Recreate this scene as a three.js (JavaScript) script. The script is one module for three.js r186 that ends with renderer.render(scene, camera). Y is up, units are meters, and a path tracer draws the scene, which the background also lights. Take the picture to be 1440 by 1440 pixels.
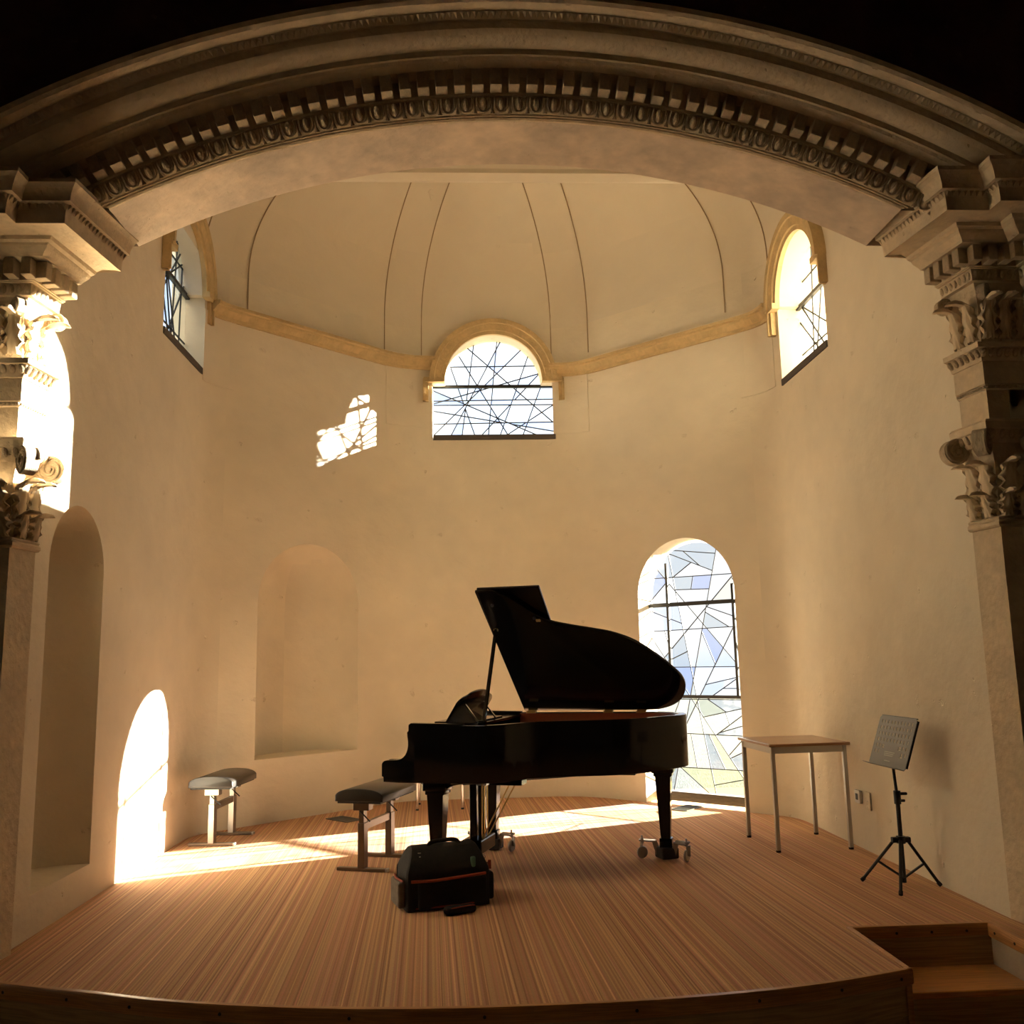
import * as THREE from 'three';
import { mergeGeometries, mergeVertices, toCreasedNormals } from 'three/addons/utils/BufferGeometryUtils.js';
import { RoundedBoxGeometry } from 'three/addons/geometries/RoundedBoxGeometry.js';
import { ImprovedNoise } from 'three/addons/math/ImprovedNoise.js';
import { Brush, Evaluator, SUBTRACTION } from 'three-bvh-csg';

// ---------------------------------------------------------------- camera, sky, sun, exposure
const R = (d) => d * Math.PI / 180;
const scene = new THREE.Scene();
const renderer = new THREE.WebGLRenderer();
renderer.toneMapping = THREE.LinearToneMapping;
renderer.toneMappingExposure = 2.06;
renderer.shadowMap.enabled = true;

const camera = new THREE.PerspectiveCamera(2 * Math.atan(720 / 1300) * 180 / Math.PI, 1, 0.05, 200);
camera.position.set(-0.245, 1.36, 4.874);
camera.rotation.order = 'YXZ';
camera.rotation.set(R(9.09), R(-2.9), R(-1.2));

const noise = new ImprovedNoise();
function fbm(x, y, z, o = 4) { let a = 0, w = 0.5, f = 1; for (let i = 0; i < o; i++) { a += w * noise.noise(x * f, y * f, z * f); w *= 0.5; f *= 2.03; } return a; }
{
  const w = 512, h = 256, a = new Float32Array(w * h * 4);
  for (let j = 0; j < h; j++) for (let i = 0; i < w; i++) {
    const ph = (i / w) * 2 * Math.PI, th = (j / h - 0.5) * Math.PI;
    const x = Math.cos(th) * Math.cos(ph), y = Math.sin(th), z = Math.cos(th) * Math.sin(ph);
    const c = THREE.MathUtils.smoothstep(fbm(x * 2.6 + 5, y * 4.2, z * 2.6, 5), -0.25, 0.25);
    const k = (j * w + i) * 4, L = 1.45;
    a[k] = L * (0.62 + 0.38 * c); a[k + 1] = L * (0.78 + 0.21 * c); a[k + 2] = L * (1.02 - 0.02 * c); a[k + 3] = 1;
  }
  const t = new THREE.DataTexture(a, w, h, THREE.RGBAFormat, THREE.FloatType);
  t.mapping = THREE.EquirectangularReflectionMapping; t.magFilter = THREE.LinearFilter; t.minFilter = THREE.LinearFilter; t.needsUpdate = true;
  scene.background = t;
}
const sunTravel = new THREE.Vector3(-1, -0.29, 0.44).normalize();
const sun = new THREE.DirectionalLight(new THREE.Color().setRGB(1.0, 0.91, 0.78), 74);
sun.position.copy(sunTravel).multiplyScalar(-18); sun.target.position.set(0, 1.5, -2); sun.position.add(sun.target.position);
sun.castShadow = true; sun.shadow.mapSize.set(4096, 4096);
Object.assign(sun.shadow.camera, { left: -9, right: 9, top: 9, bottom: -9, near: 1, far: 45 });
scene.add(sun, sun.target);

// ---------------------------------------------------------------- helpers
let seed = 7;
const rnd = () => { seed = (seed * 1664525 + 1013904223) >>> 0; return seed / 4294967296; };
const rr = (a, b) => a + (b - a) * rnd();
const P3 = (s, y, d) => new THREE.Vector3(s, y, -d);
const taken = {};
function numbered(n) { taken[n] = (taken[n] ?? -1) + 1; return taken[n] ? n + '_' + String(taken[n]).padStart(3, '0') : n; }
function part(name, geo, mat, parent) { const m = new THREE.Mesh(geo, mat); m.name = name; m.castShadow = m.receiveShadow = true; parent.add(m); return m; }
function tag(o, label, category, group) { o.userData.label = label; o.userData.category = category; if (group) o.userData.group = group; return o; }
function thing(name, label, category, s = 0, y = 0, d = 0, turn = 0, group) {
  const o = new THREE.Group(); o.name = numbered(name); scene.add(o); o.position.set(s, y, -d); o.rotation.y = turn; return tag(o, label, category, group);
}
function struct(name, geo, mat, label) { const m = part(numbered(name), geo, mat, scene); m.userData.kind = 'structure'; if (label) m.userData.label = label; return m; }
function structGroup(name, label) { const g = new THREE.Group(); g.name = numbered(name); g.userData.kind = 'structure'; if (label) g.userData.label = label; scene.add(g); return g; }
const flat = (g) => (g.index ? g.toNonIndexed() : g);
function merge(list) {
  return mergeGeometries(list.map((g) => { const f = flat(g); for (const k of Object.keys(f.attributes)) if (!['position', 'normal', 'uv'].includes(k)) f.deleteAttribute(k); if (!f.attributes.uv) f.setAttribute('uv', new THREE.BufferAttribute(new Float32Array(f.attributes.position.count * 2), 2)); return f; }));
}
// uv in metres from the two axes that face the triangle
function wuv(g0) {
  const g = flat(g0), p = g.attributes.position, uv = new Float32Array(p.count * 2), a = new THREE.Vector3(), b = new THREE.Vector3(), c = new THREE.Vector3();
  for (let i = 0; i < p.count; i += 3) {
    a.fromBufferAttribute(p, i); b.fromBufferAttribute(p, i + 1); c.fromBufferAttribute(p, i + 2);
    const n = b.clone().sub(a).cross(c.clone().sub(a)), ax = Math.abs(n.x), ay = Math.abs(n.y), az = Math.abs(n.z);
    [a, b, c].forEach((v, k) => { let u, w; if (ay >= ax && ay >= az) { u = v.x; w = v.z; } else if (ax >= az) { u = v.z; w = v.y; } else { u = v.x; w = v.y; } uv[(i + k) * 2] = u; uv[(i + k) * 2 + 1] = w; });
  }
  g.setAttribute('uv', new THREE.BufferAttribute(uv, 2)); return g;
}
const box = (w, h, d, x = 0, y = 0, z = 0) => new THREE.BoxGeometry(w, h, d).translate(x, y, z);
const rbox = (w, h, d, r, x = 0, y = 0, z = 0, n = 2) => new RoundedBoxGeometry(w, h, d, n, Math.min(r, w / 2.01, h / 2.01, d / 2.01)).translate(x, y, z);
function cyl(r0, r1, h, x = 0, y = 0, z = 0, n = 20) { return new THREE.CylinderGeometry(r0, r1, h, n).translate(x, y, z); }
function bar(a, b, w, h = w, round = false) {   // a bar from a to b
  const dir = b.clone().sub(a), L = dir.length(), g = round ? new THREE.CylinderGeometry(w / 2, w / 2, L, 14) : new THREE.BoxGeometry(w, L, h);
  g.applyQuaternion(new THREE.Quaternion().setFromUnitVectors(new THREE.Vector3(0, 1, 0), dir.normalize())); const m = a.clone().add(b).multiplyScalar(0.5); return g.translate(m.x, m.y, m.z);
}
const v3 = (x, y, z) => new THREE.Vector3(x, y, z);
const tube = (pts, r, n = 24, k = 8) => new THREE.TubeGeometry(new THREE.CatmullRomCurve3(pts), n, r, k);
function poly(pts) { const s = new THREE.Shape(); pts.forEach(([x, y], i) => (i ? s.lineTo(x, y) : s.moveTo(x, y))); return s; }
const ext = (shape, depth, bevel = 0, cs = 12) => new THREE.ExtrudeGeometry(shape, { depth, bevelEnabled: bevel > 0, bevelSize: bevel, bevelThickness: bevel, bevelSegments: 2, curveSegments: cs });
const upright = (g) => g.rotateX(-Math.PI / 2);    // plan (s, d) extruded upwards
const crease = (g, a = 0.6) => toCreasedNormals(mergeVertices(g.deleteAttribute ? (g.deleteAttribute('normal'), g.deleteAttribute('uv'), g) : g, 1e-4), a);

// ---------------------------------------------------------------- textures and materials
function tex(w, h, fn, srgb = true) {
  const a = new Uint8Array(w * h * 4);
  for (let j = 0; j < h; j++) for (let i = 0; i < w; i++) { const c = fn(i / w, j / h, i, j), k = (j * w + i) * 4; a[k] = c[0]; a[k + 1] = c[1]; a[k + 2] = c[2]; a[k + 3] = 255; }
  const t = new THREE.DataTexture(a, w, h); t.wrapS = t.wrapT = THREE.RepeatWrapping; t.magFilter = THREE.LinearFilter; t.minFilter = THREE.LinearMipmapLinearFilter; t.generateMipmaps = true;
  if (srgb) t.colorSpace = THREE.SRGBColorSpace; t.needsUpdate = true; return t;
}
// lattice noise that repeats after one tile
const lat = new Float32Array(65536); { let q = 12345; for (let i = 0; i < 65536; i++) { q = (q * 1103515245 + 12345) >>> 0; lat[i] = (q >>> 8) / 8388608 - 1; } }
function pnoise(x, y, per, k) { const xi = Math.floor(x), yi = Math.floor(y), fx = x - xi, fy = y - yi, u = fx * fx * (3 - 2 * fx), v = fy * fy * (3 - 2 * fy), h = (a, b) => lat[((((a % per) + per) % per) * 7919 + (((b % per) + per) % per) * 104729 + k * 3571) & 65535]; return (h(xi, yi) * (1 - u) + h(xi + 1, yi) * u) * (1 - v) + (h(xi, yi + 1) * (1 - u) + h(xi + 1, yi + 1) * u) * v; }
function tn(u, v, f, o = 4, z = 0) { let a = 0, w = 0.5, p = Math.max(2, Math.round(f * 3)); for (let i = 0; i < o; i++) { a += w * pnoise(u * p, v * p, p, Math.round(z * 13) + i * 5); w *= 0.5; p *= 2; } return a; }
const toS = (c) => Math.max(0, Math.min(255, 255 * (c <= 0.0031308 ? 12.92 * c : 1.055 * c ** (1 / 2.4) - 0.055)));
function mottle(rgb, amp, f, seedz, warm = 0.3) {
  return tex(512, 512, (u, v) => { const n = tn(u, v, f, 5, seedz) * amp, m = tn(u, v, f * 5, 3, seedz + 9) * amp * 0.5, k = 1 + n + m; return [toS(rgb[0] * k), toS(rgb[1] * (k - warm * n * 0.25)), toS(rgb[2] * (k - warm * n * 0.6))]; });
}
function bumps(f, seedz, o = 5) { return tex(512, 512, (u, v) => { const g = 128 + 190 * tn(u, v, f, o, seedz) + (rnd() - 0.5) * 16; return [g, g, g]; }, false); }
function surface(rgb, { amp = 0.12, f = 2, z = 0, size = 2.5, bump = 0.004, bf = 7, bs = 1.1, rough = 0.92, warm = 0.3 } = {}) {
  const map = mottle(rgb, amp, f, z, warm); map.repeat.set(1 / size, 1 / size);
  const bm = bumps(bf, z + 3); bm.repeat.set(1 / bs, 1 / bs);
  return new THREE.MeshStandardMaterial({ map, bumpMap: bm, bumpScale: bump, roughness: rough, metalness: 0 });
}
const plain = (r, g, b, rough = 0.6, metal = 0, extra = {}) => new THREE.MeshPhysicalMaterial({ color: new THREE.Color().setRGB(r, g, b), roughness: rough, metalness: metal, ...extra });

const M = {
  plaster: surface([0.80, 0.70, 0.525], { amp: 0.10, f: 1.6, z: 1, size: 3.4, bump: 0.006, bf: 4, bs: 1.6 }),
  vault: surface([0.79, 0.69, 0.525], { amp: 0.05, f: 1.6, z: 4, size: 3.7, bump: 0.003, bf: 5, bs: 1.4 }),
  ochre: surface([0.62, 0.45, 0.22], { amp: 0.22, f: 3, z: 11, size: 0.9, bump: 0.003, bf: 6, bs: 0.5 }),
  line: plain(0.42, 0.29, 0.16, 0.9),
  stone: surface([0.69, 0.55, 0.365], { amp: 0.22, f: 2.4, z: 21, size: 1.1, bump: 0.004, bf: 6, bs: 0.5 }),
  soffit: surface([0.67, 0.53, 0.395], { amp: 0.3, f: 2.0, z: 25, size: 1.5, bump: 0.003, bf: 6, bs: 0.6 }),
  darkFacing: surface([0.085, 0.036, 0.021], { amp: 0.4, f: 2, z: 31, size: 2, bump: 0.003 }),  // dark reddish brown keeps the wall face above the arch near-black
  naveWall: surface([0.55, 0.46, 0.34], { amp: 0.15, f: 2, z: 33, size: 2.5, bump: 0.004 }),
  naveFloor: surface([0.42, 0.33, 0.23], { amp: 0.2, f: 2, z: 35, size: 2, bump: 0.003 }),
  beam: surface([0.05, 0.026, 0.014], { amp: 0.3, f: 2, z: 37, size: 1, bump: 0.003 }),
  grass: surface([0.16, 0.24, 0.06], { amp: 0.5, f: 4, z: 41, size: 3, bump: 0.03, bf: 9, bs: 1 }),
  lawn: surface([0.13, 0.14, 0.105], { amp: 0.4, f: 5, z: 47, size: 2, bump: 0.02, bf: 12, bs: 0.6 }),
  bark: surface([0.12, 0.09, 0.06], { amp: 0.4, f: 4, z: 43, size: 0.5, bump: 0.01 }),
  steel: plain(0.05, 0.048, 0.045, 0.45, 0.6),
  sillDark: surface([0.10, 0.085, 0.07], { amp: 0.4, f: 4, z: 45, size: 0.4, bump: 0.002 }),
  lead: plain(0.05, 0.052, 0.055, 0.6, 0.3),
  black: plain(0.005, 0.005, 0.006, 0.12, 0, { specularIntensity: 0.55 }),
  blackMatt: plain(0.012, 0.011, 0.01, 0.6),
  rubber: plain(0.015, 0.014, 0.013, 0.8),
  brass: plain(0.72, 0.5, 0.2, 0.28, 1),
  chrome: plain(0.72, 0.72, 0.72, 0.16, 1),
  greyMetal: plain(0.42, 0.42, 0.42, 0.35, 0.9),
  satin: plain(0.33, 0.30, 0.27, 0.3, 0.9),
  bronzed: plain(0.16, 0.12, 0.09, 0.3, 0.85),
  leather: plain(0.022, 0.019, 0.016, 0.36, 0, { clearcoat: 0.25, clearcoatRoughness: 0.35 }),
  ivory: plain(0.75, 0.72, 0.65, 0.3),
  mahogany: plain(0.24, 0.055, 0.022, 0.3),
  gold: plain(0.55, 0.36, 0.11, 0.4, 0.7),
  tableLeg: plain(0.52, 0.50, 0.46, 0.35, 0.35),
  standBlack: plain(0.012, 0.012, 0.013, 0.45, 0.2),
  deskGrey: plain(0.23, 0.22, 0.195, 0.5, 0.1),
  bagBlack: surface([0.014, 0.012, 0.011], { amp: 0.4, f: 5, z: 51, size: 0.3, bump: 0.001, bf: 14, bs: 0.12 }),
  bagGrey: surface([0.16, 0.13, 0.10], { amp: 0.3, f: 5, z: 53, size: 0.3, bump: 0.001, bf: 14, bs: 0.12 }),
  bagRed: plain(0.30, 0.045, 0.012, 0.8),
  bagGreen: plain(0.12, 0.25, 0.16, 0.6),
  whitePlastic: plain(0.72, 0.68, 0.60, 0.45),
  darkSlot: plain(0.04, 0.035, 0.03, 0.6),
  grille: plain(0.13, 0.12, 0.10, 0.5, 0.5),
};
// wood with long grain along u
function wood(rgb, z, gx = 0.5, gy = 0.12, rough = 0.45, cc = 0.3) {
  const map = tex(512, 512, (u, v) => { const g = tn(u, v, 1.2, 3, z) * 0.5, l = Math.sin((v * 34 + g * 9 + 2.5 * noise.noise(u * 3, v * 40, z)) * 2.1) * 0.14 + (noise.noise(u * 6, v * 160, z) * 0.22); const k = 1 + l + g * 0.35; return [toS(rgb[0] * k), toS(rgb[1] * (k - 0.05)), toS(rgb[2] * (k - 0.08))]; });
  map.repeat.set(1 / gx, 1 / gy);
  return new THREE.MeshPhysicalMaterial({ map, roughness: rough, clearcoat: cc, clearcoatRoughness: 0.25 });
}
M.pine = wood([0.55, 0.27, 0.09], 61, 1.2, 0.25);
M.tread = wood([0.66, 0.32, 0.10], 63, 1.2, 0.3, 0.35);
M.panel = wood([0.50, 0.335, 0.155], 65, 1.6, 0.5, 0.5, 0.1);
M.tabletop = wood([0.36, 0.19, 0.085], 67, 0.9, 0.3, 0.28, 0.5);
// striped carpet: threads of several browns run front to back
{
  const W = 2048, cols = [], pal = [[0.623, 0.336, 0.172], [0.514, 0.261, 0.132], [0.569, 0.268, 0.158], [0.644, 0.385, 0.182], [0.468, 0.234, 0.118], [0.55, 0.309, 0.158], [0.718, 0.432, 0.223], [0.393, 0.192, 0.098], [0.588, 0.3, 0.182]];
  let x = 0; while (x < W) { const n = Math.floor(rr(2, 9)), c = pal[Math.floor(rnd() * pal.length)], k = rr(0.86, 1.14); for (let i = 0; i < n && x < W; i++, x++) cols.push(c.map((q) => q * k)); }
  const map = tex(W, 256, (u, v, i, j) => { const c = cols[i], k = 1 + 0.12 * noise.noise(i * 0.35, j * 0.12, 3) + 0.05 * (rnd() - 0.5); return [toS(c[0] * k), toS(c[1] * k), toS(c[2] * k)]; });
  const bm = tex(1024, 256, (u, v, i, j) => { const g = 128 + 60 * noise.noise(i * 0.45, j * 0.25, 8) + 40 * (rnd() - 0.5); return [g, g, g]; }, false);
  map.repeat.set(1 / 2.05, 1 / 0.6); bm.repeat.set(1 / 1.02, 1 / 0.3); map.rotation = bm.rotation = R(-2.4);
  M.carpet = new THREE.MeshPhysicalMaterial({ map, bumpMap: bm, bumpScale: 0.0015, roughness: 0.9, sheen: 0.25, sheenRoughness: 0.6, sheenColor: new THREE.Color().setRGB(0.5, 0.32, 0.18) });
}
const glassTints = [[0.67, 0.691, 0.698], [0.634, 0.67, 0.684], [0.302, 0.382, 0.576], [0.396, 0.446, 0.49], [0.475, 0.533, 0.446], [0.533, 0.576, 0.605], [0.288, 0.331, 0.374], [0.432, 0.504, 0.648], [0.562, 0.562, 0.518]];
const antique = [[0.429, 0.442, 0.442], [0.389, 0.401, 0.407], [0.237, 0.268, 0.348], [0.269, 0.294, 0.306], [0.326, 0.351, 0.283], [0.349, 0.368, 0.38], [0.227, 0.246, 0.265], [0.308, 0.339, 0.394], [0.357, 0.357, 0.32]].map(([r, g, b], i) => new THREE.MeshPhysicalMaterial({ color: new THREE.Color().setRGB(r, g, b), transmission: 1, thickness: 0, roughness: 0, ior: 1.5 }));
const glass = glassTints.map(([r, g, b], i) => new THREE.MeshPhysicalMaterial({ color: new THREE.Color().setRGB(r, g, b), transmission: 1, thickness: 0, roughness: 0.0, ior: 1.5 }));

// ---------------------------------------------------------------- the apse: plan, walls, vault
function filleted(pts, rad) {
  const out = [pts[0]];
  for (let i = 1; i < pts.length - 1; i++) {
    const [a, b, c] = [pts[i - 1], pts[i], pts[i + 1]].map((p) => new THREE.Vector2(...p)), u = a.clone().sub(b).normalize(), w = c.clone().sub(b).normalize(), r = rad[i];
    const half = Math.acos(u.dot(w)) / 2, t = r / Math.tan(half), p0 = b.clone().addScaledVector(u, t), p2 = b.clone().addScaledVector(w, t);
    for (let k = 0; k <= 10; k++) { const q = k / 10, m = p0.clone().multiplyScalar((1 - q) ** 2).addScaledVector(b, 2 * q * (1 - q)).addScaledVector(p2, q * q); out.push([m.x, m.y]); }
  }
  out.push(pts[pts.length - 1]); return out;
}
const A = [2.52, 3.1], B = [0.9, 4.69];
const inner = filleted([[2.515, 0], A, B, [-B[0], B[1]], [-A[0], A[1]], [-2.515, 0]], [0, 0.5, 0.8, 0.8, 0.5, 0]);
const outer = filleted([[3.12, 0], [3.12, 3.35], [1.15, 5.29], [-1.15, 5.29], [-3.12, 3.35], [-3.12, 0]], [0, 0.5, 0.8, 0.8, 0.5, 0]);
const TOP = 6.6;
function wallPiece(i0, i1) { return new Brush(upright(ext(poly([...inner.slice(i0, i1 + 1), ...outer.slice(i0, i1 + 1).reverse()]), TOP))); }
const ev = new Evaluator(); ev.useGroups = false; ev.attributes = ['position', 'normal', 'uv'];
function cut(brush, tools) { let b = brush; b.updateMatrixWorld(); for (const t of tools) { t.updateMatrixWorld(); b = ev.evaluate(b, t, SUBTRACTION); b.updateMatrixWorld(); } return b.geometry; }
// a frame on a wall: origin (s, d), unit normal pointing out of the room
function frame(s, d, ns, nd) { return { s, d, n: new THREE.Vector2(ns, nd).normalize() }; }
// local x (to the right when looking out through the wall), y up, z outwards -> world
function toFrame(g, F, y = 0) {
  const X = new THREE.Vector3(F.n.y, 0, F.n.x), Z = new THREE.Vector3(F.n.x, 0, -F.n.y);
  const m = new THREE.Matrix4().makeBasis(X, new THREE.Vector3(0, 1, 0), Z); m.setPosition(F.s, y, -F.d);
  // X x Y must be Z: flip x if the basis is left-handed
  if (m.determinant() < 0) { X.negate(); m.makeBasis(X, new THREE.Vector3(0, 1, 0), Z); m.setPosition(F.s, y, -F.d); }
  return g.applyMatrix4(m);
}
function orient(o, F) { const Z = new THREE.Vector3(F.n.x, 0, -F.n.y), X = new THREE.Vector3(0, 1, 0).cross(Z); o.matrixAutoUpdate = true; o.position.set(F.s, 0, -F.d); o.quaternion.setFromRotationMatrix(new THREE.Matrix4().makeBasis(X, new THREE.Vector3(0, 1, 0), Z)); }
const nDiag = [0.70, 0.714];
const FR = {
  centre: frame(0.07, 4.69, 0, 1),
  left: frame(-2.518, 2.46, -1, 0),
  right: frame(2.518, 2.25, 1, 0),
  low: frame(1.81, 3.797, ...nDiag),
  nicheSide: frame(-2.516, 0.64, -1, 0),
  nicheDiag: frame(-1.71, 3.895, -nDiag[0], nDiag[1]),
};
// outline: rectangle from y0 to ys (half width a), round head of radius r
function headShape(a, y0, ys, r, yc = ys) { const s = new THREE.Shape(); s.moveTo(-a, y0); s.lineTo(a, y0); s.lineTo(a, ys); s.lineTo(r, ys); s.absarc(0, yc, r, 0, Math.PI, false); s.lineTo(-a, ys); s.closePath(); return s; }
const W = {
  centre: { a: 0.655, y0: 3.67, ys: 4.31, r: 0.52, F: FR.centre, depth: 0.20 },
  left: { a: 0.52, y0: 3.86, ys: 4.56, r: 0.45, F: FR.left, depth: 0.16 },
  right: { a: 0.515, y0: 3.66, ys: 4.36, r: 0.45, F: FR.right, depth: 0.20 },
  low: { a: 0.525, y0: -0.02, ys: 1.95, r: 0.525, F: FR.low, depth: 0.22 },
};
const hole = (w) => new Brush(toFrame(ext(headShape(w.a, w.y0, w.ys, w.r), 1.6, 0, 24).translate(0, 0, -0.35), w.F));
// outside the glass the opening widens towards the weather
function splay(w, e) {
  const g = ext(headShape(w.a, w.y0, w.ys, w.r), 0.7, 0, 16), p = g.attributes.position; for (let i = 0; i < p.count; i++) { const z = p.getZ(i), k = 1 + e * z / w.a; p.setX(i, p.getX(i) * k); p.setY(i, w.y0 + (p.getY(i) - w.y0) * (1 + 0.35 * e * z)); }
  g.computeVertexNormals(); return new Brush(toFrame(g.translate(0, 0, w.depth + 0.04), w.F));
}
function niche(F, a, b, y0, ys, yt) {
  const pts = [new THREE.Vector2(0.0001, y0), new THREE.Vector2(1, y0), new THREE.Vector2(1, ys)];
  for (let k = 1; k <= 12; k++) { const t = k / 12 * Math.PI / 2; pts.push(new THREE.Vector2(Math.max(0.0001, Math.cos(t)), ys + (yt - ys) * Math.sin(t))); }
  return new Brush(toFrame(new THREE.LatheGeometry(pts, 40).scale(a, 1, b), F));
}
const iA = 11, iB = inner.length - 12;    // where the corner roundings by the side walls end
function wallGeo(i0, i1, tools) { return wuv(crease(cut(wallPiece(i0, i1), tools), 0.5)); }
const wallRight = struct('wall_right', wallGeo(0, iA, [hole(W.right), splay(W.right, 0.7)]), M.plaster, 'cream plastered side wall with a high round-headed window');
const wallBack = struct('wall_back', wallGeo(iA, iB, [hole(W.centre), splay(W.centre, 1.7), hole(W.low), splay(W.low, 0.7), niche(FR.nicheDiag, 0.56, 0.42, 0.545, 1.93, 2.48)]), M.plaster, 'cream plastered curved apse wall behind the piano');
const wallLeft = struct('wall_left', wallGeo(iB, inner.length - 1, [hole(W.left), splay(W.left, 3.2), niche(FR.nicheSide, 0.385, 0.44, 0.21, 1.93, 2.31)]), M.plaster, 'cream plastered side wall with a tall narrow niche');

// cloister vault over the apse
{
  const ap = [0, 2.18], y0 = 4.9, Hv = 1.4, n = 2.3, rows = 22;
  const base = [[2.517, 1.62], ...inner.slice(1, inner.length - 1), [-2.517, 1.62]];
  const at = (p, t) => { const c = Math.cos(t * Math.PI / 2) ** (2 / n), r = Math.sin(t * Math.PI / 2) ** (2 / n); return [ap[0] + (p[0] - ap[0]) * c, y0 + Hv * r, ap[1] + (p[1] - ap[1]) * c]; };
  const pos = [], idx = [];
  base.forEach((p, i) => { for (let j = 0; j <= rows; j++) { const q = at(p, Math.min(0.985, j / rows)); pos.push(q[0], q[1], -q[2]); } });
  for (let i = 0; i < base.length - 1; i++) for (let j = 0; j < rows; j++) { const k = i * (rows + 1) + j, l = k + rows + 1; idx.push(k, l, k + 1, l, l + 1, k + 1); }
  const g = new THREE.BufferGeometry(); g.setAttribute('position', new THREE.Float32BufferAttribute(pos, 3)); g.setIndex(idx); g.computeVertexNormals();
  struct('ceiling', wuv(toCreasedNormals(g, 0.35)), M.vault, 'cream plastered vault over the apse');
  // thin painted lines beside each rib
  const g2 = structGroup('trim_1', 'thin brown lines painted on the vault ribs');
  const half = [[0.70, 4.69], [1.08, 4.515], [2.24, 3.375], [2.52, 2.92]];
  for (const [s, d] of half) for (const sg of [-1, 1]) {
    const p = [s * sg, d], pts = [0, 0.25, 0.5, 0.75].map((q) => { const k = 0.997; return P3(p[0] * k, 4.57 + 0.33 * q, ap[1] + (p[1] - ap[1]) * k); }); for (let j = 0; j <= 26; j++) { const t = j / 26 * 0.8, q = at(p, t), c = Math.cos(t * Math.PI / 2) ** (2 / n); // keep the band's width while the rib runs inwards
      const shift = (s > 2.4 ? [0, 0] : s < 1 ? [-0.19 * (1 - c) * 0.9, 0] : s < 1.5 ? [0.16 * (1 - c) * 0.71, -0.16 * (1 - c) * 0.70] : [0, 0]); const k = 0.997; pts.push(P3((q[0] + sg * shift[0]) * k, q[1] - 0.004, ap[1] + (q[2] + shift[1] - ap[1]) * k)); }
    part('painted_line', tube(pts, 0.0055, 60, 5), M.line, g2);
  }
  // beam with mouldings that closes the vault in front
  const prof = [[1.95, 5.13], [1.95, 5.10], [1.90, 5.085], [1.80, 5.10], [1.795, 5.13], [1.79, 5.135], [1.74, 5.165], [1.735, 5.19], [1.73, 5.195], [1.69, 5.26], [1.685, 5.29], [1.60, 5.30], [1.60, TOP], [1.95, TOP]];
  const sh = poly(prof); const bg = ext(sh, 5.06).rotateY(Math.PI / 2).translate(-2.53, 0, 0);   // profile (d, y) swept along s: z of the shape's plane becomes -x
  struct('trim_2', wuv(bg), M.vault, 'moulded cream beam across the front of the vault');
  struct('ceiling', wuv(box(5.1, 0.2, 1.7, 0, 5.6, -0.8)), M.vault, 'flat cream ceiling just behind the chancel arch');
  struct('roof', wuv(box(7, 0.25, 6.4, 0, TOP + 0.12, -2.9)), M.beam, 'timber roof over the apse');
}
// cornice along the apse wall, and flat strips under it
const cornY = (s) => THREE.MathUtils.lerp(4.565, 4.46, THREE.MathUtils.smoothstep(s, -0.6, 1.2));
function sweepPlan(path, profile, yOf, closedEnds = true) {   // path: [s,d,ns,nd] with inward normals; profile: [out, y]
  const pos = [], idx = [], m = profile.length;
  path.forEach(([s, d, ns, nd]) => profile.forEach(([e, y]) => { pos.push(s + ns * e, (yOf ? yOf(s) : 0) + y, -(d + nd * e)); }));
  for (let i = 0; i < path.length - 1; i++) for (let j = 0; j < m; j++) { const k = i * m + j, k2 = i * m + (j + 1) % m, l = k + m, l2 = k2 + m; idx.push(k, k2, l, k2, l2, l); }
  const g = new THREE.BufferGeometry(); g.setAttribute('position', new THREE.Float32BufferAttribute(pos, 3));
  if (closedEnds) for (const [o, f] of [[0, 1], [(path.length - 1) * m, 0]]) for (let j = 1; j < m - 1; j++) idx.push(o, f ? o + j + 1 : o + j, f ? o + j : o + j + 1);
  g.setIndex(idx); return g;
}
function wallPath(s0, s1, step = 0.06) {   // the inner plan between two parameters (by arc length), with inward normals
  const L = [0]; for (let i = 1; i < inner.length; i++) L.push(L[i - 1] + Math.hypot(inner[i][0] - inner[i - 1][0], inner[i][1] - inner[i - 1][1]));
  const at = (t) => { let i = 1; while (i < L.length - 1 && L[i] < t) i++; const q = (t - L[i - 1]) / (L[i] - L[i - 1]); return [inner[i - 1][0] + (inner[i][0] - inner[i - 1][0]) * q, inner[i - 1][1] + (inner[i][1] - inner[i - 1][1]) * q]; };
  const out = []; const n = Math.ceil((s1 - s0) / step);
  for (let k = 0; k <= n; k++) { const t = s0 + (s1 - s0) * k / n, p = at(t), a = at(Math.max(0, t - 0.03)), b = at(Math.min(L[L.length - 1], t + 0.03)), dx = b[0] - a[0], dy = b[1] - a[1], l = Math.hypot(dx, dy); out.push([p[0], p[1], -dy / l, dx / l]); }
  return { path: out, total: L[L.length - 1] };
}
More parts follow.
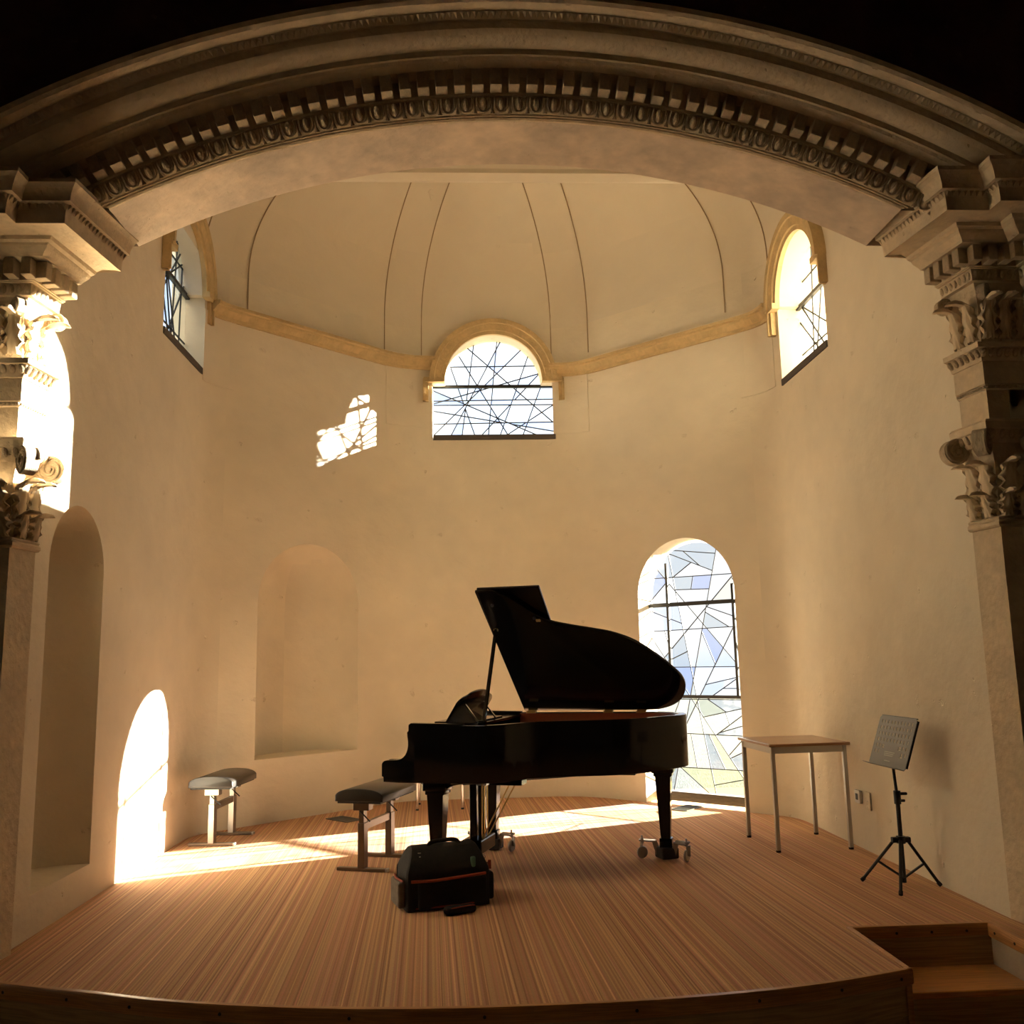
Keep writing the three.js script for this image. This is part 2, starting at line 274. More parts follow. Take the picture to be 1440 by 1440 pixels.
{
  const total = wallPath(0, 1).total, prof = [[-0.02, -0.125], [0.022, -0.125], [0.03, -0.095], [0.04, -0.09], [0.075, -0.05], [0.08, -0.032], [0.108, -0.026], [0.11, 0], [-0.02, 0.015]];
  const mid = total / 2;
  // stretches between the windows: right window to centre window, centre to left window
  const a0 = W.right.F.d + 0.62, a1 = mid - 0.07 - 0.60, b0 = mid - 0.07 + 0.74 + 0.0, b1 = total - (W.left.F.d + 0.60);
  struct('trim_3', wuv(toCreasedNormals(sweepPlan(wallPath(a0, a1).path, prof, cornY), 0.5)), M.ochre, 'ochre stone cornice on the window side of the apse');
  struct('trim_4', wuv(toCreasedNormals(sweepPlan(wallPath(mid + 0.62 - 0.07 + 0.0, b1).path, prof, cornY), 0.5)), M.ochre, 'ochre stone cornice on the niche side of the apse');
  const strip = [[-0.02, -0.75], [0.007, -0.75], [0.007, -0.1], [-0.02, -0.1]];
  // corner strips
  const LB = [3.0, 3.0]; void LB;
  const corners = [[total / 2 - 1.10, total / 2 - 0.70], [total / 2 + 0.70, total / 2 + 1.10], [2.93, 3.36], [total - 3.36, total - 2.98]];
  corners.forEach(([p, q], i) => struct('trim_5', wuv(toCreasedNormals(sweepPlan(wallPath(p, q).path, strip, cornY), 0.5)), M.plaster, 'shallow plaster corner strip below the apse cornice'));
}
// ---------------------------------------------------------------- windows
function clipPoly(poly0, nx, ny, c) { const out = []; for (let i = 0; i < poly0.length; i++) { const a = poly0[i], b = poly0[(i + 1) % poly0.length], da = nx * a[0] + ny * a[1] - c, db = nx * b[0] + ny * b[1] - c; if (da >= 0) out.push(a); if ((da > 0 && db < 0) || (da < 0 && db > 0)) { const t = da / (da - db); out.push([a[0] + (b[0] - a[0]) * t, a[1] + (b[1] - a[1]) * t]); } } return out; }
const area = (p) => Math.abs(p.reduce((s, a, i) => { const b = p[(i + 1) % p.length]; return s + a[0] * b[1] - b[0] * a[1]; }, 0)) / 2;
function splitAll(polys, [x0, y0, x1, y1], leads, only) {
  let nx = -(y1 - y0), ny = x1 - x0; const l = Math.hypot(nx, ny); nx /= l; ny /= l; const c = nx * x0 + ny * y0, out = [];
  for (const p of polys) {
    if (only && p !== only) { out.push(p); continue; }
    const a = clipPoly(p, nx, ny, c), b = clipPoly(p, -nx, -ny, -c);
    if (a.length > 2 && b.length > 2 && area(a) > 6e-4 && area(b) > 6e-4) { out.push(a, b); const on = a.filter((q) => Math.abs(nx * q[0] + ny * q[1] - c) < 1e-6); if (on.length >= 2) leads.push([on[0], on[on.length - 1]]); } else out.push(p);
  }
  return out;
}
const roundHead = (a, y0, ys, r) => { const p = [[-a, y0], [a, y0]]; if (ys > y0 + 1e-6) p.push([a, ys]); for (let k = 1; k < 20; k++) { const t = k / 20 * Math.PI; p.push([r * Math.cos(t), ys + r * Math.sin(t)]); } if (ys > y0 + 1e-6) p.push([-a, ys]); return p; };
function glaze(group, panels, lines, z, tintOf, came = 0.007) {
  let all = []; const leads = [];
  for (const pn of panels) { let polys = [pn]; for (const ln of lines) polys = splitAll(polys, ln, leads); all.push(...polys); }
  for (const p of all) {
    const g = new THREE.ShapeGeometry(poly(p)); g.translate(0, 0, z); part('pane', g, glass[tintOf(p)], group);
  }
  for (const [a, b] of leads) { if (Math.hypot(a[0] - b[0], a[1] - b[1]) < 0.01) continue; part('lead_came', bar(v3(a[0], a[1], z), v3(b[0], b[1], z), came, came), M.lead, group); }
  return all.length;
}
function ringMoulding(w, group, name, out = 0.085) {   // round moulding over a window, ears and short legs
  const { a, ys, r } = w, prof = [[0, 0], [0, out * 0.45], [0.035, out * 0.5], [0.04, out * 0.68], [0.06, out * 0.72], [0.105, out * 0.86], [0.112, out], [0.16, out * 1.05], [0.168, 0]];   // [radial, proud]
  const path = []; const N = 40; for (let k = 0; k <= N; k++) { const t = k / N * Math.PI; path.push([Math.cos(t), Math.sin(t)]); }
  const pos = [], idx = [], m = prof.length;
  path.forEach(([c, s]) => prof.forEach(([q, e]) => pos.push((r + q) * c, ys + 0.0 + (r + q) * s, -e)));
  for (let i = 0; i < N; i++) for (let j = 0; j < m - 1; j++) { const k = i * m + j, l = k + m; idx.push(k, l, k + 1, l, l + 1, k + 1); }
  for (const [o, f] of [[0, 0], [N * m, 1]]) for (let j = 1; j < m - 1; j++) idx.push(o, f ? o + j + 1 : o + j, f ? o + j : o + j + 1);
  const g = new THREE.BufferGeometry(); g.setAttribute('position', new THREE.Float32BufferAttribute(pos, 3)); g.setIndex(idx);
  const ring = toCreasedNormals(g, 0.5), list = [flat(ring)];
  for (const sg of [-1, 1]) {
    list.push(flat(box(a - r + 0.09, 0.05, out * 0.8, sg * (r + (a - r + 0.09) / 2), ys + 0.01, -out * 0.4)));
    list.push(flat(box(0.05, 0.24, out * 0.55, sg * (a + 0.065), ys - 0.10, -out * 0.275)), flat(box(0.025, 0.24, out * 0.8, sg * (a + 0.085), ys - 0.10, -out * 0.4)));
  }
  list.forEach((q) => { for (const k of Object.keys(q.attributes)) if (k !== 'position' && k !== 'normal') q.deleteAttribute(k); });
  const mg = mergeGeometries(list); const ms = part(name, wuv(mg), M.ochre, group); return ms;
}
function upperWindow(key, name, label, lines, tint) {
  const w = W[key], g = structGroup(name, label); orient(g, w.F); const z = w.depth;
  const ga = w.a + 0.006, gr = w.r + 0.006;
  glaze(g, [roundHead(gr, w.ys, w.ys, gr), [[-ga, w.y0 + 0.065], [ga, w.y0 + 0.065], [ga, w.ys], [-ga, w.ys]]], lines, z, tint, 0.011);
  part('saddle_bar', box(ga * 2 + 0.06, 0.032, 0.035, 0, w.ys, z - 0.015), M.steel, g);
  part('sill_board', box(w.a * 2 - 0.01, 0.055, z + 0.03, 0, w.y0 + 0.03, z / 2 + 0.006), M.sillDark, g);
  ringMoulding(w, g, 'hood_moulding');
  return g;
}
const skyTint = (k) => () => { const q = rnd(); return q < k ? 0 : q < k + 0.25 ? 1 : q < k + 0.33 ? 5 : 7; };
{
  // window px -> local metres on the centre window
  const L = (x0, y0, x1, y1) => { const f = (cx, cy) => [-((580 + cx / 6) - 697.5) / 78.5 * 0.64, 4.31 - ((440 + cy / 6) - 540) * 0.575 / 71]; const a = f(x0, y0), b = f(x1, y1); return [a[0], a[1], b[0], b[1]]; };
  const flipX = (l) => l;   // set below when the frame's x runs the other way
  const lines = [[235, 750, 1175, 750], [235, 905, 1175, 895], [370, 430, 1010, 425], [525, 712, 1170, 705], [240, 635, 1090, 1020], [235, 800, 1175, 970], [240, 985, 890, 335], [360, 1010, 735, 285], [450, 1020, 545, 310], [440, 350, 830, 1020], [375, 460, 560, 1020], [545, 310, 1175, 890], [735, 285, 660, 1020], [975, 390, 750, 1020], [235, 735, 1075, 490], [1090, 600, 935, 1010], [590, 1020, 1090, 480], [780, 1020, 1160, 770]].map((q) => flipX(L(...q)));
  upperWindow('centre', 'window_1', 'high round-headed leaded window in the middle of the apse', lines, skyTint(0.5));
  const side = (w, n) => { const out = [[-1, w.y0 + 0.28, 1, w.y0 + 0.28], [-1, w.ys + 0.22, 1, w.ys + 0.20]]; for (let i = 0; i < n; i++) { const x = rr(-0.4, 0.4), y = rr(w.y0, w.ys + 0.3), t = rr(0.5, 2.6); out.push([x, y, x + Math.cos(t), y + Math.sin(t)]); } return out; };
  upperWindow('left', 'window_2', 'high leaded side window above the tall narrow niche', side(W.left, 11), () => { const q = rnd(); return q < 0.3 ? 0 : q < 0.55 ? 7 : q < 0.75 ? 5 : 3; });
  upperWindow('right', 'window_3', 'high leaded side window above the music stand wall', side(W.right, 10), skyTint(0.65));
}
{
  const w = W.low, g = structGroup('window_4', 'tall round-headed window of pale tinted glass shards behind the piano tail'); orient(g, w.F); const z = w.depth, ga = 0.53, top = 0.52;
  let polys = [roundHead(ga, 0.10, 1.93, top)]; const leads = [];
  for (const y of [0.34, 0.62, 0.93, 1.24, 1.62, 1.86, 2.12]) polys = splitAll(polys, [-1, y + rr(-0.03, 0.03), 1, y + rr(-0.03, 0.03)], leads);
  for (const l of [[-0.5, 0.1, 0.35, 1.3], [0.5, 0.2, -0.3, 1.5], [-0.55, 1.1, 0.5, 2.3], [0.55, 1.2, -0.5, 2.2], [-0.1, 0.1, 0.3, 2.4], [0.35, 0.1, -0.25, 2.4]]) polys = splitAll(polys, l, leads);
  for (let i = 0; i < 34; i++) { polys.sort((p, q) => area(q) - area(p)); const p = polys[Math.floor(rnd() * 4)], cx = p.reduce((s, q) => s + q[0], 0) / p.length, cy = p.reduce((s, q) => s + q[1], 0) / p.length, t = rr(0, Math.PI); polys = splitAll(polys, [cx, cy, cx + Math.cos(t), cy + Math.sin(t)], leads, p); }
  for (const p of polys) { const q = rnd(), low = p[0][1] < 0.5, k = low && q < 0.35 ? 4 : q < 0.30 ? 0 : q < 0.52 ? 1 : q < 0.62 ? 2 : q < 0.74 ? 3 : q < 0.86 ? 5 : q < 0.93 ? 7 : 8; part('pane', new THREE.ShapeGeometry(poly(p)).translate(0, 0, z), antique[k], g); }
  for (const [a, b] of leads) if (Math.hypot(a[0] - b[0], a[1] - b[1]) > 0.02) part('lead_came', bar(v3(a[0], a[1], z), v3(b[0], b[1], z), 0.008, 0.008), M.lead, g);
  const xs = -1;
  part('casement_bar', box(0.026, 1.28, 0.03, -0.31 * xs, 1.63, z - 0.02), M.steel, g);
  part('casement_bar', box(0.026, 1.05, 0.03, 0.40 * xs, 1.50, z - 0.02), M.steel, g);
  part('saddle_bar', box(1.04, 0.034, 0.035, 0, 1.86, z - 0.02), M.steel, g);
  part('saddle_bar', box(1.04, 0.03, 0.035, 0, 0.98, z - 0.02), M.steel, g);
  part('bottom_rail', box(1.04, 0.085, 0.07, 0, 0.05, z + 0.0), M.sillDark, g);
}
// ---------------------------------------------------------------- outside
struct('ground', wuv(box(80, 0.2, 80, 0, -0.7, 0)), M.lawn, 'worn grass outside the chapel');

// ---------------------------------------------------------------- platform
const edge = new THREE.CatmullRomCurve3([[-3.05, -0.16], [-2.75, -0.24], [-2.33, -0.41], [-1.9, -0.575], [-1.486, -0.728], [-0.8, -0.882], [-0.086, -0.937], [0.723, -0.905], [1.25, -0.806], [1.653, -0.677]].map(([s, d]) => new THREE.Vector3(s, 0, d))).getPoints(60).map((p) => [p.x, p.z]);
const stairX0 = 1.645, stairX1 = 2.37, stairD = -0.05;
{
  const outline = [...edge, [stairX0, -0.66], [stairX0, stairD], [stairX1, stairD], [stairX1, -0.42], [3.0, -0.42], [3.0, -0.02], ...inner.slice(1, -1).map(([s, d]) => [s * 1.012, d * 1.006]), [-3.05, 0.0]];
  struct('floor', wuv(upright(ext(poly(outline), 0.03)).translate(0, -0.03, 0)), M.carpet, 'brown striped carpet on the platform');
  struct('floor', wuv(upright(ext(poly([...edge.map(([s, d]) => [s, d + 0.03]), [stairX0 - 0.02, -0.6], [stairX0 - 0.02, stairD + 0.02], [3.0, stairD + 0.02], [3.0, 5.2], [-3.05, 5.2], [-3.05, 0]]), 0.49)).translate(0, -0.521, 0)), M.panel, 'timber body of the platform');
  // timber nosing: curved front, stair sides
  const nose = [[-0.006, -0.06], [0.016, -0.06], [0.02, -0.052], [0.02, -0.006], [0.014, 0.004], [-0.004, 0.006], [-0.012, 0.003], [-0.012, -0.03]];
  const nrm = (pts) => pts.map((p, i) => { const a = pts[Math.max(0, i - 1)], b = pts[Math.min(pts.length - 1, i + 1)], dx = b[0] - a[0], dy = b[1] - a[1], l = Math.hypot(dx, dy); return [p[0], p[1], dy / l, -dx / l]; });
  const front = nrm(edge); const t6 = struct('trim_6', wuv(toCreasedNormals(sweepPlan(front, nose), 0.6)), M.pine, 'varnished pine nosing along the curved platform edge');
  const straight = (pts) => nrm(pts);
  struct('trim_7', wuv(toCreasedNormals(sweepPlan(straight([[stairX0 + 0.0, -0.69], [stairX0, stairD + 0.0]]), nose), 0.6)), M.pine, 'pine nosing down the platform side of the steps');
  const t8 = struct('trim_8', wuv(toCreasedNormals(sweepPlan(straight([[stairX0, stairD], [stairX1, stairD]]), nose), 0.6)), M.pine, 'pine nosing at the top of the steps');
  const t9 = struct('trim_9', wuv(toCreasedNormals(sweepPlan(straight([[stairX1, stairD], [stairX1, -0.44]]), nose), 0.6)), M.pine, 'pine nosing beside the steps at the pilaster');
  struct('trim_10', wuv(toCreasedNormals(sweepPlan(straight([[stairX1 - 0.02, -0.43], [3.0, -0.43]]), nose), 0.6)), M.pine, 'pine nosing in front of the pilaster');
  // curved fascia under the nosing
  struct('trim_11', wuv(toCreasedNormals(sweepPlan(front, [[-0.03, -0.52], [0.004, -0.52], [0.004, -0.055], [-0.03, -0.055]]), 0.6)), M.panel, 'curved timber fascia below the platform edge');
  // nosing screws
  const st = thing('platform_steps', 'pine steps with brown risers cut into the platform corner', 'steps', 0, 0, 0);
  const wmid = (stairX0 + stairX1) / 2, ww = stairX1 - stairX0;
  const z = (d) => -d;
  part('riser', wuv(box(ww, 0.145, 0.02, wmid, -0.1255, z(stairD - 0.012))), M.panel, st);
  part('tread', wuv(rbox(ww, 0.032, 0.36, 0.008, wmid, -0.206, z(-0.235))), M.tread, st);
  part('riser', wuv(box(ww, 0.15, 0.02, wmid, -0.297, z(-0.385))), M.panel, st);
  part('tread', wuv(rbox(ww, 0.032, 0.36, 0.008, wmid, -0.366, z(-0.565))), M.tread, st);
  part('riser', wuv(box(ww, 0.135, 0.02, wmid, -0.4515, z(-0.72))), M.panel, st);
  part('side_board', wuv(box(0.024, 0.46, 0.66, stairX0 - 0.006, -0.29, z(-0.37))), M.pine, st);
  part('side_board', wuv(box(0.024, 0.46, 0.42, stairX1 + 0.004, -0.29, z(-0.24))), M.naveWall, st);
  struct('floor', wuv(box(0.64, 0.46, 0.38, stairX1 + 0.335, -0.288, z(-0.22))), M.panel, 'timber block in front of the pilaster beside the steps');
  const plug = new THREE.CylinderGeometry(0.007, 0.007, 0.005, 10).rotateX(Math.PI / 2);
  for (let k = 4; k < front.length - 1; k += 5) { const [ps, pd, ns, nd] = front[k], q = part('screw_plug', plug, M.darkSlot, t6); q.position.copy(P3(ps + ns * 0.0195, -0.03, pd + nd * 0.0195)); q.rotation.y = Math.atan2(ns, -nd); }
  for (const x of [1.70, 1.88, 2.06, 2.24]) { const q = part('screw_plug', plug, M.darkSlot, t8); q.position.copy(P3(x, -0.03, stairD - 0.0195)); }
  for (const d of [-0.13, -0.30]) { const q = part('screw_plug', plug, M.darkSlot, t9); q.position.copy(P3(stairX1 - 0.0195, -0.03, d)); q.rotation.y = -Math.PI / 2; }
}
// ---------------------------------------------------------------- the chancel arch
const RC = 4.45, AC = [0.03, 4.145 - 4.45], AD = -0.42;
{
  const arch = structGroup('chancel_arch', 'carved stone chancel arch with dentils and egg-and-dart mouldings');
  const th = R(37.5), N = 110, yL = 3.645, yR = 3.655; // the arch stands on the two imposts
  const endL = (q) => -Math.acos(Math.min(1, (yL - AC[1]) / (RC + q))), endR = (q) => Math.acos(Math.min(1, (yR - AC[1]) / (RC + q)));
  const sweepArc = (prof, a0 = -th, a1 = th, n = N) => { const pos = [], idx = [], m = prof.length; for (let i = 0; i <= n; i++) { prof.forEach(([q, e]) => { const a = endL(q), t = a + (endR(q) - a) * i / n; const p = P3(AC[0] + (RC + q) * Math.sin(t), AC[1] + (RC + q) * Math.cos(t), AD - e); pos.push(p.x, p.y, p.z); }); } for (let i = 0; i < n; i++) for (let j = 0; j < m; j++) { const k = i * m + j, k2 = i * m + (j + 1) % m; idx.push(k, k2, k + m, k2, k2 + m, k + m); } const g = new THREE.BufferGeometry(); g.setAttribute('position', new THREE.Float32BufferAttribute(pos, 3)); g.setIndex(idx); return wuv(toCreasedNormals(g, 0.5)); };
  part('soffit', sweepArc([[0, -0.42], [0, 0], [0.02, 0.0], [0.3, -0.02], [0.3, -0.42]]), M.soffit, arch);
  part('ovolo', sweepArc([[0.0005, 0], [0.0005, 0.012], [0.007, 0.022], [0.014, 0.024], [0.014, 0.032], [0.022, 0.034], [0.03, 0.05], [0.05, 0.068], [0.07, 0.078], [0.086, 0.082], [0.086, 0.096], [0.096, 0.098], [0.096, 0.0]]), M.stone, arch);
  part('dentil_band', sweepArc([[0.096, 0], [0.096, 0.10], [0.188, 0.10], [0.188, 0.0]]), M.stone, arch);
  part('bed_moulding', sweepArc([[0.187, 0], [0.187, 0.178], [0.195, 0.19], [0.205, 0.215], [0.218, 0.225], [0.222, 0.235], [0.245, 0.237], [0.25, 0.24], [0.25, 0.0]]), M.stone, arch);
  part('corona', sweepArc([[0.2495, 0], [0.2495, 0.25], [0.258, 0.285], [0.275, 0.312], [0.297, 0.33], [0.336, 0.332], [0.336, 0.0]]), M.stone, arch);
  part('crown_moulding', sweepArc([[0.3355, 0], [0.3355, 0.345], [0.358, 0.365], [0.364, 0.37], [0.366, 0.392], [0.372, 0.418], [0.385, 0.432], [0.41, 0.436], [0.41, 0.0]]), M.stone, arch);
  const unit = 0.0203, n = Math.floor(th / unit) - 1;
  const place = (m, t, q, e, tilt = 0) => { const p = P3(AC[0] + (RC + q) * Math.sin(t), AC[1] + (RC + q) * Math.cos(t), AD - e); m.position.copy(p); m.rotation.set(tilt, 0, -t, 'ZXY'); };
  const dentil = [0, 1, 2].map((k) => rbox(0.056 + 0.002 * k, 0.09, 0.075, 0.005, 0, 0.046, 0));
  // an egg in its shell, and the dart between two
  const egg = new THREE.SphereGeometry(1, 10, 8).scale(0.0185, 0.034, 0.02);
  const shellPts = []; for (let k = 0; k <= 10; k++) { const t = Math.PI + k / 10 * Math.PI; shellPts.push(v3(Math.cos(t) * 0.033, Math.sin(t) * 0.04 + (k === 0 || k === 10 ? 0.034 : 0.002), 0.005)); }
  const eggShell = merge([egg, new THREE.TubeGeometry(new THREE.CatmullRomCurve3(shellPts), 16, 0.0062, 6)]);
  const dart = merge([new THREE.ConeGeometry(0.012, 0.034, 5).translate(0, -0.026, 0.006), box(0.006, 0.05, 0.012, 0, 0.008, 0.002)]);
  for (let i = -n; i <= n; i++) {
    if (i * unit < endL(0.08) || i * unit > endR(0.08)) continue;
    place(part('dentil', dentil[(i + 300) % 3], M.stone, arch), i * unit, 0.0965, 0.137);
    place(part('egg', eggShell, M.stone, arch), (i + 0.3) * unit, 0.055, 0.074, 0.62);
    place(part('dart', dart, M.stone, arch), (i + 0.8) * unit, 0.055, 0.072, 0.62);
  }
  const leaf = new THREE.ConeGeometry(0.014, 0.032, 4).rotateX(Math.PI).scale(1, 1, 0.8), list = [];
  for (let t = endL(0.35); t < endR(0.35); t += 0.0064) { const m = new THREE.Object3D(); place(m, t, 0.348, 0.358, 0.7); m.updateMatrix(); list.push(leaf.clone().applyMatrix4(m.matrix)); }
  const lb = part('leaf_carving', merge(list), M.stone, arch); lb.userData.kind = 'stuff';
}
// sweep a profile [out, y] round a plan path with mitred corners; normals to the left-hand side of travel given by side
function mitre(path, side) {
  return path.map((p, i) => { const seg = (a, b) => { const dx = b[0] - a[0], dy = b[1] - a[1], l = Math.hypot(dx, dy); return [side * dy / l, -side * dx / l]; }; const n0 = i ? seg(path[i - 1], p) : null, n1 = i < path.length - 1 ? seg(p, path[i + 1]) : null; if (!n0) return [...p, ...n1]; if (!n1) return [...p, ...n0]; const k = 1 + n0[0] * n1[0] + n0[1] * n1[1]; return [...p, (n0[0] + n1[0]) / k, (n0[1] + n1[1]) / k]; });
}
function leafGeo(w, h, curl) {   // acanthus leaf: lobed outline, ridges, tip rolled forward; stands on y = 0, faces +z
  const U = 12, V = 16, pos = [], idx = [];
  for (const back of [0, 1]) for (let j = 0; j <= V; j++) for (let i = 0; i <= U; i++) {
    const v = j / V, u = i / U * 2 - 1, env = Math.sin(Math.PI * Math.min(1, 0.18 + 0.8 * v)) ** 0.6 * (1 - 0.35 * v) * (v < 0.8 ? 1 : 1) + 0.22 * v, lobes = 1 - 0.5 * Math.abs(Math.sin(v * Math.PI * 4)) ** 1.5 * u * u;
    let x = u * w / 2 * env * lobes, y = h * v, z = 0.012 + 0.010 * Math.cos((Math.abs(u) * 3.2 + v * 3.5) * Math.PI) * Math.abs(u) ** 0.7 + 0.016 * (1 - Math.abs(u)) ** 1.5;
    let ta = 0; if (v > 0.72) { const t = (v - 0.72) / 0.28, a = t * 2.2; ta = a; y = h * 0.72 + Math.sin(a) * curl; z += (1 - Math.cos(a)) * curl * 1.15; }
    z += 0.02 * v; if (back) { z -= 0.02 * Math.cos(ta); y -= 0.02 * Math.sin(ta) * (ta > 0 ? 1 : 0); } pos.push(x, y, z);
  }
  const S = (U + 1) * (V + 1), q = (i, j, b) => b * S + j * (U + 1) + i;
  for (let j = 0; j < V; j++) for (let i = 0; i < U; i++) { idx.push(q(i, j, 0), q(i + 1, j, 0), q(i, j + 1, 0), q(i + 1, j, 0), q(i + 1, j + 1, 0), q(i, j + 1, 0)); idx.push(q(i, j, 1), q(i, j + 1, 1), q(i + 1, j, 1), q(i + 1, j, 1), q(i, j + 1, 1), q(i + 1, j + 1, 1)); }
  for (let j = 0; j < V; j++) { idx.push(q(0, j, 0), q(0, j + 1, 0), q(0, j, 1), q(0, j + 1, 0), q(0, j + 1, 1), q(0, j, 1)); idx.push(q(U, j, 0), q(U, j, 1), q(U, j + 1, 0), q(U, j + 1, 0), q(U, j, 1), q(U, j + 1, 1)); }
  for (let i = 0; i < U; i++) idx.push(q(i, V, 0), q(i + 1, V, 0), q(i, V, 1), q(i + 1, V, 0), q(i + 1, V, 1), q(i, V, 1));
  const g = new THREE.BufferGeometry(); g.setAttribute('position', new THREE.Float32BufferAttribute(pos, 3)); g.setIndex(idx); g.computeVertexNormals(); g.setAttribute('uv', new THREE.BufferAttribute(new Float32Array(pos.length / 3 * 2), 2)); return g;
}
function voluteGeo(r, t) {   // scroll whose eye faces +z and -z
  const pts = []; for (let k = 0; k <= 60; k++) { const a = k / 60 * Math.PI * 4.6, q = r * (1 - k / 60 * 0.82); pts.push(v3(Math.cos(a) * q, Math.sin(a) * q, 0)); }
  const c = new THREE.CatmullRomCurve3(pts), list = [cyl(r * 0.98, r * 0.98, t * 0.78, 0, 0, 0, 28).rotateX(Math.PI / 2), cyl(r * 0.17, r * 0.17, t * 1.25, 0, 0, 0, 14).rotateX(Math.PI / 2)];
  for (const z of [t * 0.42, -t * 0.42]) list.push(new THREE.TubeGeometry(c, 80, r * 0.105, 6).translate(0, 0, z)); return merge(list);
}
const leafBig = leafGeo(0.14, 0.23, 0.042), leafSmall = leafGeo(0.105, 0.15, 0.032), leafTall = leafGeo(0.115, 0.25, 0.05), volute = voluteGeo(0.072, 0.075), voluteSmall = voluteGeo(0.045, 0.05);
const eggBit = new THREE.SphereGeometry(1, 8, 6).scale(0.017, 0.026, 0.014), dropBit = new THREE.ConeGeometry(0.010, 0.03, 4).rotateX(Math.PI), beadBit = new THREE.SphereGeometry(0.008, 6, 5);
function pilaster(sg, label) {
  const kx = sg < 0 ? 2.50 : 2.545, kb = sg < 0 ? 2.475 : 2.515, yy = sg < 0 ? (y) => y : (y) => 1.995 + (y - 1.96) * 1.032;
  const o = structGroup('chancel_pilaster', label);
  // inner face runs from the back to the front corner, then the front runs outwards with one break
  const path = [[sg * kb, 0.0], [sg * kx, -0.22], [sg * (kx + 0.27), -0.22], [sg * (kx + 0.27), -0.32], [sg * 3.6, -0.32]], m = mitre(path, sg);
  const sweep = (name, prof, mat = M.stone) => part(name, wuv(toCreasedNormals(sweepPlan(m, prof.map(([e, y]) => [e, yy(y)])), 0.5)), mat, o);
  sweep('shaft', [[-0.25, -0.50], [0, -0.50], [0, 1.962], [-0.25, 1.962]].map(([e, y]) => [e, y < 0 ? (y + 0) : y]), M.stone);
  sweep('astragal', [[-0.2, 1.96], [0.018, 1.96], [0.028, 1.97], [0.028, 1.985], [0.016, 1.995], [0.022, 2.003], [0.016, 2.012], [-0.2, 2.012]]);
  sweep('bell', [[-0.2, 2.01], [-0.012, 2.01], [-0.012, 2.30], [0.02, 2.39], [-0.2, 2.39]]);
  sweep('abacus', [[-0.2, 2.39], [0.03, 2.39], [0.06, 2.42], [0.07, 2.45], [0.08, 2.455], [0.085, 2.49], [0.07, 2.505], [-0.2, 2.505]]);
  sweep('entablature_block', [[-0.2, 2.504], [0, 2.504], [0, 2.675], [0.012, 2.68], [0.012, 2.70], [0.02, 2.705], [0.02, 2.825], [-0.2, 2.825]]);
  sweep('block_cornice', [[-0.2, 2.824], [0.03, 2.824], [0.035, 2.84], [0.058, 2.88], [0.075, 2.885], [0.078, 2.912], [-0.2, 2.912]]);
  sweep('upper_bell', [[-0.2, 2.911], [0.0, 2.911], [0.0, 3.16], [0.03, 3.25], [0.05, 3.255], [0.06, 3.315], [-0.2, 3.315]]);
  sweep('dentil_bed', [[-0.2, 3.314], [0.075, 3.314], [0.075, 3.318], [0.085, 3.32], [0.085, 3.415], [-0.2, 3.415]]);
  sweep('bed_moulding', [[-0.2, 3.414], [0.165, 3.414], [0.175, 3.425], [0.21, 3.445], [0.22, 3.46], [0.24, 3.468], [0.25, 3.485], [-0.2, 3.485]]);
  sweep('corona', [[-0.2, 3.484], [0.25, 3.484], [0.28, 3.495], [0.36, 3.487], [0.385, 3.48], [0.39, 3.53], [0.395, 3.545], [-0.2, 3.545]]);
  sweep('crown_moulding', [[-0.2, 3.544], [0.395, 3.544], [0.41, 3.565], [0.43, 3.572], [0.435, 3.60], [0.455, 3.63], [0.475, 3.645], [0.475, 3.665], [-0.2, 3.672]]);
  // walk along an offset of the path: f(position, direction angle) at equal steps
  const walk = (e, from, to, step, f) => {
    const q = m.map(([s, d, ns, nd]) => [s + ns * e, d + nd * e]);
    for (let i = from; i < to; i++) { const [a, b] = [q[i], q[i + 1]], dx = b[0] - a[0], dy = b[1] - a[1], L = Math.hypot(dx, dy), n = Math.max(1, Math.round(L / step)), nx = sg * dy / L, ny = -sg * dx / L; for (let k = 0; k < n; k++) { const t = (k + 0.5) / n; f(a[0] + dx * t, a[1] + dy * t, nx, ny, i); } }
  };
  const put = (mesh, s, y, d, nx, ny, lean = 0) => { mesh.position.set(s, yy(y), -d); mesh.rotation.set(0, Math.atan2(nx, -ny), 0); mesh.rotateX(lean); return mesh; };
  walk(0.12, 0, 4, 0.078, (s, d, nx, ny, i) => put(part('dentil', rbox(0.052, 0.088, 0.075, 0.005), M.stone, o), s, 3.366, d, nx, ny));
  const carv = [];
  const add = (g, s, y, d, nx, ny, lean = 0) => { const h = new THREE.Object3D(); put(h, s, y, d, nx, ny, lean); h.updateMatrix(); carv.push(g.clone().applyMatrix4(h.matrix)); };
  walk(0.408, 0, 4, 0.033, (s, d, nx, ny) => add(dropBit, s, 3.555, d, nx, ny, 0.5));
  walk(0.052, 0, 4, 0.045, (s, d, nx, ny) => add(eggBit, s, 2.862, d, nx, ny, 0.5));
  walk(0.016, 0, 4, 0.022, (s, d, nx, ny) => add(beadBit, s, 2.69, d, nx, ny));
  walk(0.062, 0, 4, 0.05, (s, d, nx, ny) => add(eggBit, s, 2.428, d, nx, ny, 0.4));
  walk(0.05, 0, 4, 0.04, (s, d, nx, ny) => add(eggBit, s, 3.285, d, nx, ny, 0.3));
  const cm = part('fine_carving', merge(carv), M.stone, o); cm.userData.kind = 'stuff';
  // leaves
  walk(0.012, 0, 4, 0.105, (s, d, nx, ny, i) => put(part('acanthus_leaf', leafSmall, M.stone, o), s, 2.012, d, nx, ny));
  walk(-0.008, 0, 4, 0.125, (s, d, nx, ny, i) => put(part('acanthus_leaf', leafBig, M.stone, o), s, 2.11, d, nx, ny));
